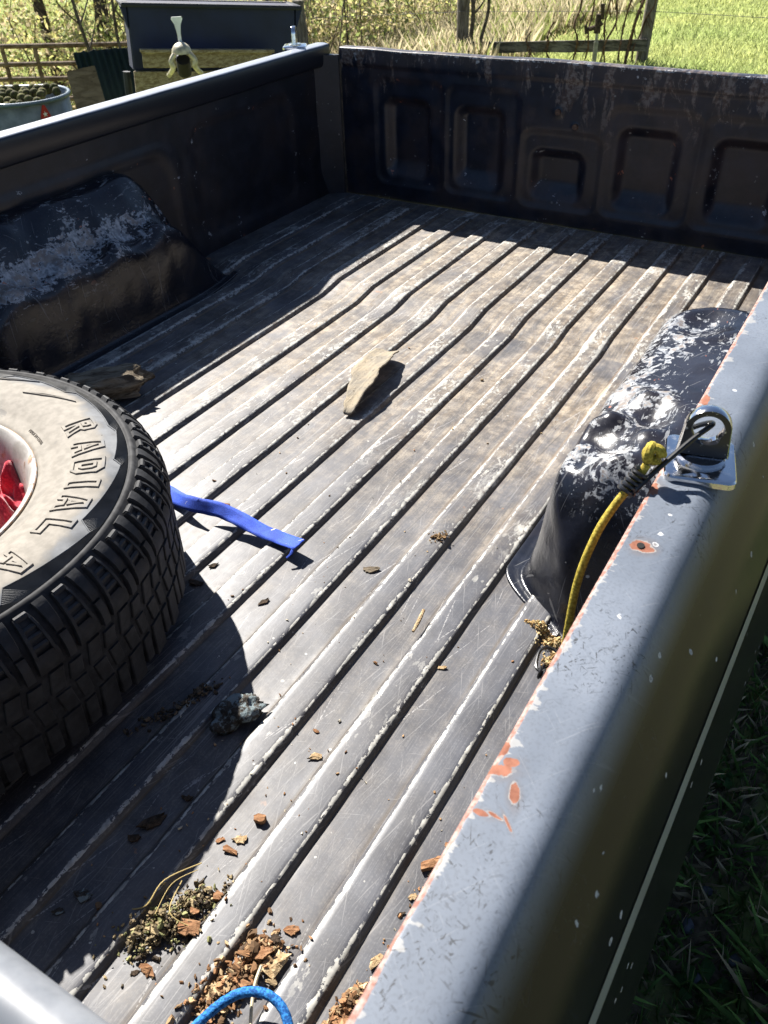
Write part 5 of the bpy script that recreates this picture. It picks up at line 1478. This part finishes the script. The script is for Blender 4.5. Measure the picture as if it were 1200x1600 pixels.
def stem_thing(name, base, h, r, lean, seed, mat, label, cat, group=None, branches=4, leaves=0):
    rg = np.random.default_rng(seed); g = float(gz(base[0], base[1]))
    root = empty(name, (base[0], base[1], g)); tag(root, label, cat, group)
    pts = [(base[0] + lean[0] * t * h + 0.02 * rg.normal() * (t > 0), base[1] + lean[1] * t * h + 0.02 * rg.normal() * (t > 0), g - 0.03 + h * t) for t in np.linspace(0, 1, 6)]
    S = spline(pts, 4); mb = MB(); mb.tube([tuple(p) for p in S], [r * (1 - 0.55 * k / len(S)) for k in range(len(S))], 8)
    child_at(mb.build('trunk', mat), root)
    mb = MB()
    for k in range(branches):
        i = int(rg.integers(len(S) // 5, len(S) - 2)); p = S[i]; L = h * rg.uniform(0.10, 0.30); a = rg.uniform(0, 6.28)
        q = [tuple(p), tuple(p + Vector((math.cos(a) * L * 0.4, math.sin(a) * L * 0.4, L * 0.4))), tuple(p + Vector((math.cos(a) * L * 0.6, math.sin(a) * L * 0.6, L)))]
        mb.tube([tuple(w) for w in spline(q, 4)], [r * 0.45 * (1 - 0.09 * j) for j in range(9)], 6)
    if branches: child_at(mb.build('branch', mat), root)
    return root
M_twig = bark_mat('sapling_bark', (0.05, 0.04, 0.03), (0.12, 0.095, 0.07), scale=20)
stem_thing('sapling', (-3.585, 9.39), 1.5, 0.030, (0.00, 0), 1, M_twig, 'bare forked sapling beside the far left fence post', 'sapling', None, 5)
stem_thing('sapling', (-3.43, 9.36), 1.6, 0.022, (0.02, 0), 2, M_twig, 'straight thin sapling right of the forked one at the fence', 'sapling', None, 3)
stem_thing('sapling', (-5.86, 6.15), 2.1, 0.020, (-0.07, -0.03), 3, M_twig, 'leaning thin sapling stem rising behind the green sheet', 'sapling', None, 4)
stem_thing('sapling', (-5.70, 6.30), 2.2, 0.017, (0.0, 0.02), 4, M_twig, 'slender upright sapling next to the leaning one', 'sapling', None, 4)
stem_thing('sapling', (-5.62, 6.38), 2.2, 0.030, (0.01, 0.0), 5, M_twig, 'thickest upright sapling stem behind the green sheet', 'sapling', None, 5)
stem_thing('dry_weed_stalk', (-4.55, 8.35), 1.1, 0.008, (0, 0), 6, M_twig, 'tall thin dry stalk right of the single post', 'weed stalk', None, 2)

# ---- water hydrant with rusty valve
hyd = empty('yard_hydrant', (-1.84, 8.38, -0.72)); tag(hyd, 'slim metal yard hydrant with rusty valve head in front of the fence rail', 'hydrant')
mb = MB(); mb.tube([(-1.835, 8.38, -0.75), (-1.838, 8.38, -0.42)], 0.020, 10); mb.tube([(-1.838, 8.38, -0.42), (-1.84, 8.378, -0.30)], 0.013, 10); child_at(mb.build('standpipe', simple('dull_pipe', (0.24, 0.23, 0.20), 0.5, 0.5, var=0.3)), hyd)
mb = MB(); mb.tube([(-1.84, 8.378, -0.35), (-1.838, 8.376, -0.20)], [0.030, 0.026], 10); mb.tube([(-1.93, 8.37, -0.325), (-1.84, 8.375, -0.30), (-1.80, 8.38, -0.27)], [0.020, 0.020, 0.016], 9); mb.tube([(-1.95, 8.37, -0.29), (-1.935, 8.37, -0.36)], 0.016, 8); mb.tube([(-1.80, 8.37, -0.24), (-1.81, 8.37, -0.12)], [0.014, 0.020], 8)
child_at(mb.build('valve_head', M_barkd), hyd)

# ---- dead vines hanging on the fence
rg = np.random.default_rng(12)
M_vine = bark_mat('dead_vine', (0.06, 0.035, 0.022), (0.17, 0.10, 0.06), scale=30)
vspots = [(-2.35, 9.28), (-2.18, 9.25), (-2.05, 9.23), (-1.98, 9.22), (-1.78, 9.20), (-1.70, 9.20), (-2.62, 9.33), (-2.85, 9.36), (-1.86, 9.20)]
vlab = ['thin upright dead vine farthest left above the fence rail', 'dead vine stem second from the left behind the fence rail', 'twisted dead vine just left of the hydrant', 'thick dead vine directly behind the hydrant', 'broad shaggy dead vine leaning right of the hydrant', 'wispy dead vine beside the tall fence post', 'short dead stalk crossing the middle of the rail', 'small dry stalk left of the rail middle', 'drooping dead vine between hydrant and tall post']
for k, (x, y) in enumerate(vspots):
    g = float(gz(x, y)); h = (0.75, 0.95, 1.0, 1.1, 1.15, 0.8, 0.42, 0.35, 0.9)[k]; lean = (0.05, 0.06, 0.08, 0.05, 0.26, 0.14, 0.0, 0.02, 0.16)[k]
    mb = MB(); S = spline([(x + lean * t + 0.025 * rg.normal(), y - 0.08 + 0.03 * rg.normal(), g + h * t) for t in np.linspace(0, 1, 7)], 4)
    wdt = 0.017 if k == 4 else 0.009
    mb.tube([tuple(p) for p in S], [wdt * (0.8 + 0.4 * rg.random()) for _ in S], 6)
    for j in range(16):
        p = S[int(rg.integers(2, len(S) - 1))]; L = rg.uniform(0.03, 0.10)
        mb.tube([tuple(p), tuple(p + Vector((rg.normal() * L * 0.4, rg.normal() * L * 0.3, -L)))], 0.006 if k == 4 else 0.004, 4)
    tag(mb.build('dead_vine', M_vine), vlab[k], 'vine', 'dead vines on the fence')

# ---- grass and brush
def leaf_material(name, trans=0.5, rough=0.6):
    m = N(name); col = m.attr('col', 'Color')
    m.set(color=col, rough=rough, spec=0.25)
    tr_ = m.node('ShaderNodeBsdfTranslucent'); m.l.new(col, tr_.inputs[0])
    mixs = m.node('ShaderNodeMixShader'); mixs.inputs[0].default_value = trans
    m.l.new(m.b.outputs[0], mixs.inputs[1]); m.l.new(tr_.outputs[0], mixs.inputs[2]); m.l.new(mixs.outputs[0], m.out.inputs[0])
    return m.m
M_grass = leaf_material('grass_blades', 0.55)
M_leaf = leaf_material('brush_leaves', 0.55)

def blades(name, x, y, h, w, col, lean=0.5, label='', z=None, mat=None, two=False):
    n = len(x); rg = np.random.default_rng(len(name) + n)
    z = gz(x, y) if z is None else z
    a = rg.uniform(0, 2 * math.pi, n); b = rg.uniform(0, 2 * math.pi, n)
    dx = np.cos(a) * w / 2; dy = np.sin(a) * w / 2
    lx = np.cos(b) * h * lean * rg.random(n); ly = np.sin(b) * h * lean * rg.random(n)
    P = np.stack([np.c_[x - dx, y - dy, z - 0.005], np.c_[x + dx, y + dy, z - 0.005], np.c_[x + lx * 0.4 + dx * 0.7, y + ly * 0.4 + dy * 0.7, z + h * 0.6], np.c_[x + lx, y + ly, z + h]], 1)
    F = (np.arange(n) * 4)[:, None] + np.array([[0, 1, 2, 3]])
    c = np.repeat(col, 4, 0)
    o = build(name, P.reshape(-1, 3), F, mat or M_grass, None, False, {'col': c})
    return tag(o, label, 'grass', kind='stuff')

rg = np.random.default_rng(3)
# far lawn in the frame, denser close by
n = 210000
d = 6.2 + (24 - 6.2) * rg.random(n) ** 1.35
az = np.radians(rg.uniform(-3, 64, n))                            # bearing from +y towards -x seen from the camera
x = 0.92 - d * np.sin(az); y = 0.02 + d * np.cos(az)
pat = vnoise(x, y, 0.9, 8, 3)
dry = sstep(-2.9, -4.3, x + 0.5 * pat) * sstep(6.4, 7.6, y - x * 0.15 + pat) * sstep(0.9, 0.3, np.abs((x + 5.9) / 5.5))
base = np.stack([0.40 + 0.10 * pat, 0.45 + 0.06 * pat, 0.17 + 0.03 * pat], 1) * rg.uniform(0.65, 1.3, n)[:, None]
tan = np.array([[0.46, 0.38, 0.20]]) * rg.uniform(0.6, 1.3, n)[:, None]
k = (rg.random(n) < dry * 0.75)[:, None]
col = np.where(k, tan, base)
h = rg.uniform(0.03, 0.075, n) * (1 + 2.6 * dry * rg.random(n)); w = rg.uniform(0.006, 0.013, n) * (d / 10)
blades('lawn_grass', x, y, h, w, np.clip(col, 0.01, 0.6), 0.9, 'sunlit green lawn grass behind the truck')
# tall dry meadow grass in the middle background
n = 26000
x = rg.uniform(-8.5, -3.2, n); y = rg.uniform(8.6, 15.5, n)
ok = (vnoise(x, y, 0.8, 14, 2) + 0.5 * sstep(-3.0, -5.0, x) > 0.12) & (y > 8.6 + 0.4 * (x + 6) * 0) & (x < -2.2 - 0.14 * (y - 8))
x, y = x[ok], y[ok]; n = len(x)
col = np.where((rg.random(n) < 0.72)[:, None], np.array([[0.60, 0.52, 0.33]]), np.array([[0.32, 0.36, 0.12]])) * rg.uniform(0.5, 1.25, n)[:, None]
blades('meadow_grass', x, y, rg.uniform(0.12, 0.42, n), rg.uniform(0.007, 0.014, n), col, 0.7, 'tall dry straw coloured grass beyond the fence')
# shaded grass beside the truck, near the camera
n = 42000
x = rg.uniform(0.78, 2.3, n); y = rg.uniform(-0.4, 3.4, n); pat = vnoise(x, y, 5, 17, 2)
ok = pat > -0.35; x, y, pat = x[ok], y[ok], pat[ok]; n = len(x)
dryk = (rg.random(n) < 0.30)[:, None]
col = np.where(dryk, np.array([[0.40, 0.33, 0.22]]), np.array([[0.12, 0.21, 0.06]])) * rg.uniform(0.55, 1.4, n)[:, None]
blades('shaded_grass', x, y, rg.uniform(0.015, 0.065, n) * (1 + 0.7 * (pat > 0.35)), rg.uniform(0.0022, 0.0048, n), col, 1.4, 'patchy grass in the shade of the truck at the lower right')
# broad weed leaves among it
lv_v = []; lv_f = []; lv_c = []
for k in range(150):
    cx, cy = rg.uniform(0.9, 2.0), rg.uniform(-0.2, 2.6); g = float(gz(cx, cy)); nl = int(rg.integers(4, 8)); s = rg.uniform(0.012, 0.036)
    for q in range(nl):
        a = rg.uniform(0, 6.28); L = s * rg.uniform(0.7, 1.3); wv_ = L * 0.27
        ca, sa_ = math.cos(a), math.sin(a); nb0 = len(lv_v)
        for (t, ww, hz) in ((0.1, 0.0, 0.006), (0.5, 1, 0.018), (0.5, -1, 0.018), (1.0, 0, 0.010), (0.75, 0.8, 0.016), (0.75, -0.8, 0.016)):
            lv_v.append((cx + ca * L * t - sa_ * wv_ * ww, cy + sa_ * L * t + ca * wv_ * ww, g + hz + 0.1 * s))
        lv_f += [(nb0, nb0 + 1, nb0 + 2, nb0 + 2), ]
        lv_f[-1] = (nb0, nb0 + 1, nb0 + 2); lv_f += [(nb0 + 1, nb0 + 4, nb0 + 5, nb0 + 2), (nb0 + 4, nb0 + 3, nb0 + 5)]
        c = np.array([0.075, 0.17, 0.05]) * rg.uniform(0.7, 1.4); lv_c += [tuple(c)] * 6
tag(build('ground_weeds', lv_v, lv_f, M_leaf, None, False, {'col': np.array(lv_c)}), 'low broad leaved weeds in the shaded grass', 'weeds', kind='stuff')
# stones and a fallen leaf in it
M_stone = simple('blue_grey_stone', (0.11, 0.115, 0.135), 0.8, var=0.3, scale=50, bump=0.3)
for k, (x, y, s) in enumerate([(1.02, 0.86, 0.034), (1.075, 0.93, 0.026), (0.985, 0.95, 0.030), (1.00, 1.04, 0.022), (1.13, 0.83, 0.030), (1.08, 1.22, 0.022), (1.20, 0.98, 0.02)]):
    o = chunk('stone', (x, y, float(gz(x, y)) + s * 0.15), (s, s * 0.8, s * 0.5), M_stone, 80 + k, (0, 0, k), 0.3, 12, 8, 2.6)
    tag(o, 'blue grey gravel stone half sunk in the shaded grass', 'stone', 'stones in the shaded grass')
fl = cloth('fallen_leaf', (1.115, 1.545, float(gz(1.1, 1.5)) + 0.018), 0.030, 0.018, 0.012, simple('brown_leaf', (0.26, 0.18, 0.10), 0.8, var=0.3, scale=90), 17, 14)
tag(fl, 'curled brown leaf lying in the shaded grass', 'leaf')

# brush and small trees at the upper left
def leaf_cloud(centres, n, spread, size, palette, seed, squash=0.8):
    rg = np.random.default_rng(seed); c = np.array(centres); k = rg.integers(0, len(c), n)
    p = c[k] + rg.normal(0, 1, (n, 3)) * np.array([spread, spread, spread * squash])
    a = rg.normal(0, 1, (n, 3)); a /= np.linalg.norm(a, axis=1)[:, None]
    b = rg.normal(0, 1, (n, 3)); b -= (b * a).sum(1)[:, None] * a; b /= np.linalg.norm(b, axis=1)[:, None]
    s = (size * rg.uniform(0.5, 1.4, n))[:, None]
    P = np.stack([p - a * s, p + b * s * 0.5, p + a * s, p - b * s * 0.5], 1)
    pal = np.array(palette); col = pal[rg.integers(0, len(pal), n)] * rg.uniform(0.6, 1.3, n)[:, None]
    return P.reshape(-1, 3), (np.arange(n) * 4)[:, None] + np.array([[0, 1, 2, 3]]), np.repeat(col, 4, 0)
YG = [(0.52, 0.50, 0.18), (0.40, 0.45, 0.16), (0.64, 0.55, 0.25), (0.28, 0.34, 0.11), (0.58, 0.49, 0.30), (0.42, 0.34, 0.21)]
cent = []
rgb = np.random.default_rng(44)
for k in range(420):
    s = rgb.uniform(-1.5, 7.5); dpt = rgb.uniform(0.6, 6.0)
    p = gA + gd * s + Vector((-gd.y, gd.x, 0)) * dpt
    if p.x > -5.0: continue
    cent.append((p.x, p.y, float(gz(p.x, p.y)) + rgb.uniform(0.05, 0.35 + 0.30 * dpt)))
P, F, c = leaf_cloud(cent, 46000, 0.20, 0.034, YG, 45)
tag(build('undergrowth', P, F, M_leaf, None, False, {'col': c}), 'tangled yellow green brush beyond the pipe gate', 'brush', kind='stuff')
# dry stems through the brush
mb = MB()
for k in range(260):
    s = rgb.uniform(-1.5, 7.0); dpt = rgb.uniform(0.5, 5.5); p = gA + gd * s + Vector((-gd.y, gd.x, 0)) * dpt
    if p.x > -4.9: continue
    g = float(gz(p.x, p.y)); h = rgb.uniform(0.4, 1.5)
    mb.tube([(p.x, p.y, g), (p.x + rgb.normal(0, 0.1) * h, p.y + rgb.normal(0, 0.1) * h, g + h * 0.6), (p.x + rgb.normal(0, 0.25) * h, p.y + rgb.normal(0, 0.25) * h, g + h)], [0.010, 0.007, 0.003], 5)
tag(mb.build('brush_stems', bark_mat('brush_stem', (0.13, 0.09, 0.055), (0.30, 0.24, 0.15), scale=12)), 'dry brown stems standing in the brush', 'brush', kind='stuff')
trunks = [(1.5, 3.6, 0.085, 'thick dark tree trunk at the far left above the gate'), (2.2, 3.2, 0.10, 'broad brown trunk second from the left above the gate'), (2.75, 3.9, 0.045, 'slim trunk third from the left in the brush'), (3.4, 3.0, 0.05, 'slim dark trunk left of the saplings in the brush'), (4.7, 4.6, 0.07, 'dark trunk behind the trailer rim in the brush')]
for k, (s, dpt, r, lb) in enumerate(trunks):
    p = gA + gd * s + Vector((-gd.y, gd.x, 0)) * dpt; g = float(gz(p.x, p.y))
    root = empty('brush_tree', (p.x, p.y, g)); tag(root, lb, 'tree', 'small trees in the brush')
    pts = [(p.x + 0.05 * rgb.normal(), p.y + 0.05 * rgb.normal(), g - 0.05 + 3.6 * t) for t in np.linspace(0, 1, 6)]
    mb = MB(); S = spline(pts, 4); mb.tube([tuple(q) for q in S], [r * (1 - 0.6 * i / len(S)) for i in range(len(S))], 9)
    for b in range(6):
        i = int(rgb.integers(6, len(S) - 1)); q = S[i]; a = rgb.uniform(0, 6.28); L = rgb.uniform(0.5, 1.1)
        mb.tube([tuple(q), tuple(q + Vector((math.cos(a) * L * 0.6, math.sin(a) * L * 0.6, L * 0.5))), tuple(q + Vector((math.cos(a) * L, math.sin(a) * L, L)))], [r * 0.4, r * 0.25, 0.006], 6)
    child_at(mb.build('trunk', M_twig), root)
    cs = [(p.x + rgb.normal(0, 0.6), p.y + rgb.normal(0, 0.6), g + rgb.uniform(1.5, 3.8)) for _ in range(26)]
    P, F, c = leaf_cloud(cs, 2600, 0.28, 0.042, YG, 60 + k)
    child_at(build('crown', P, F, M_leaf, None, False, {'col': c}), root)
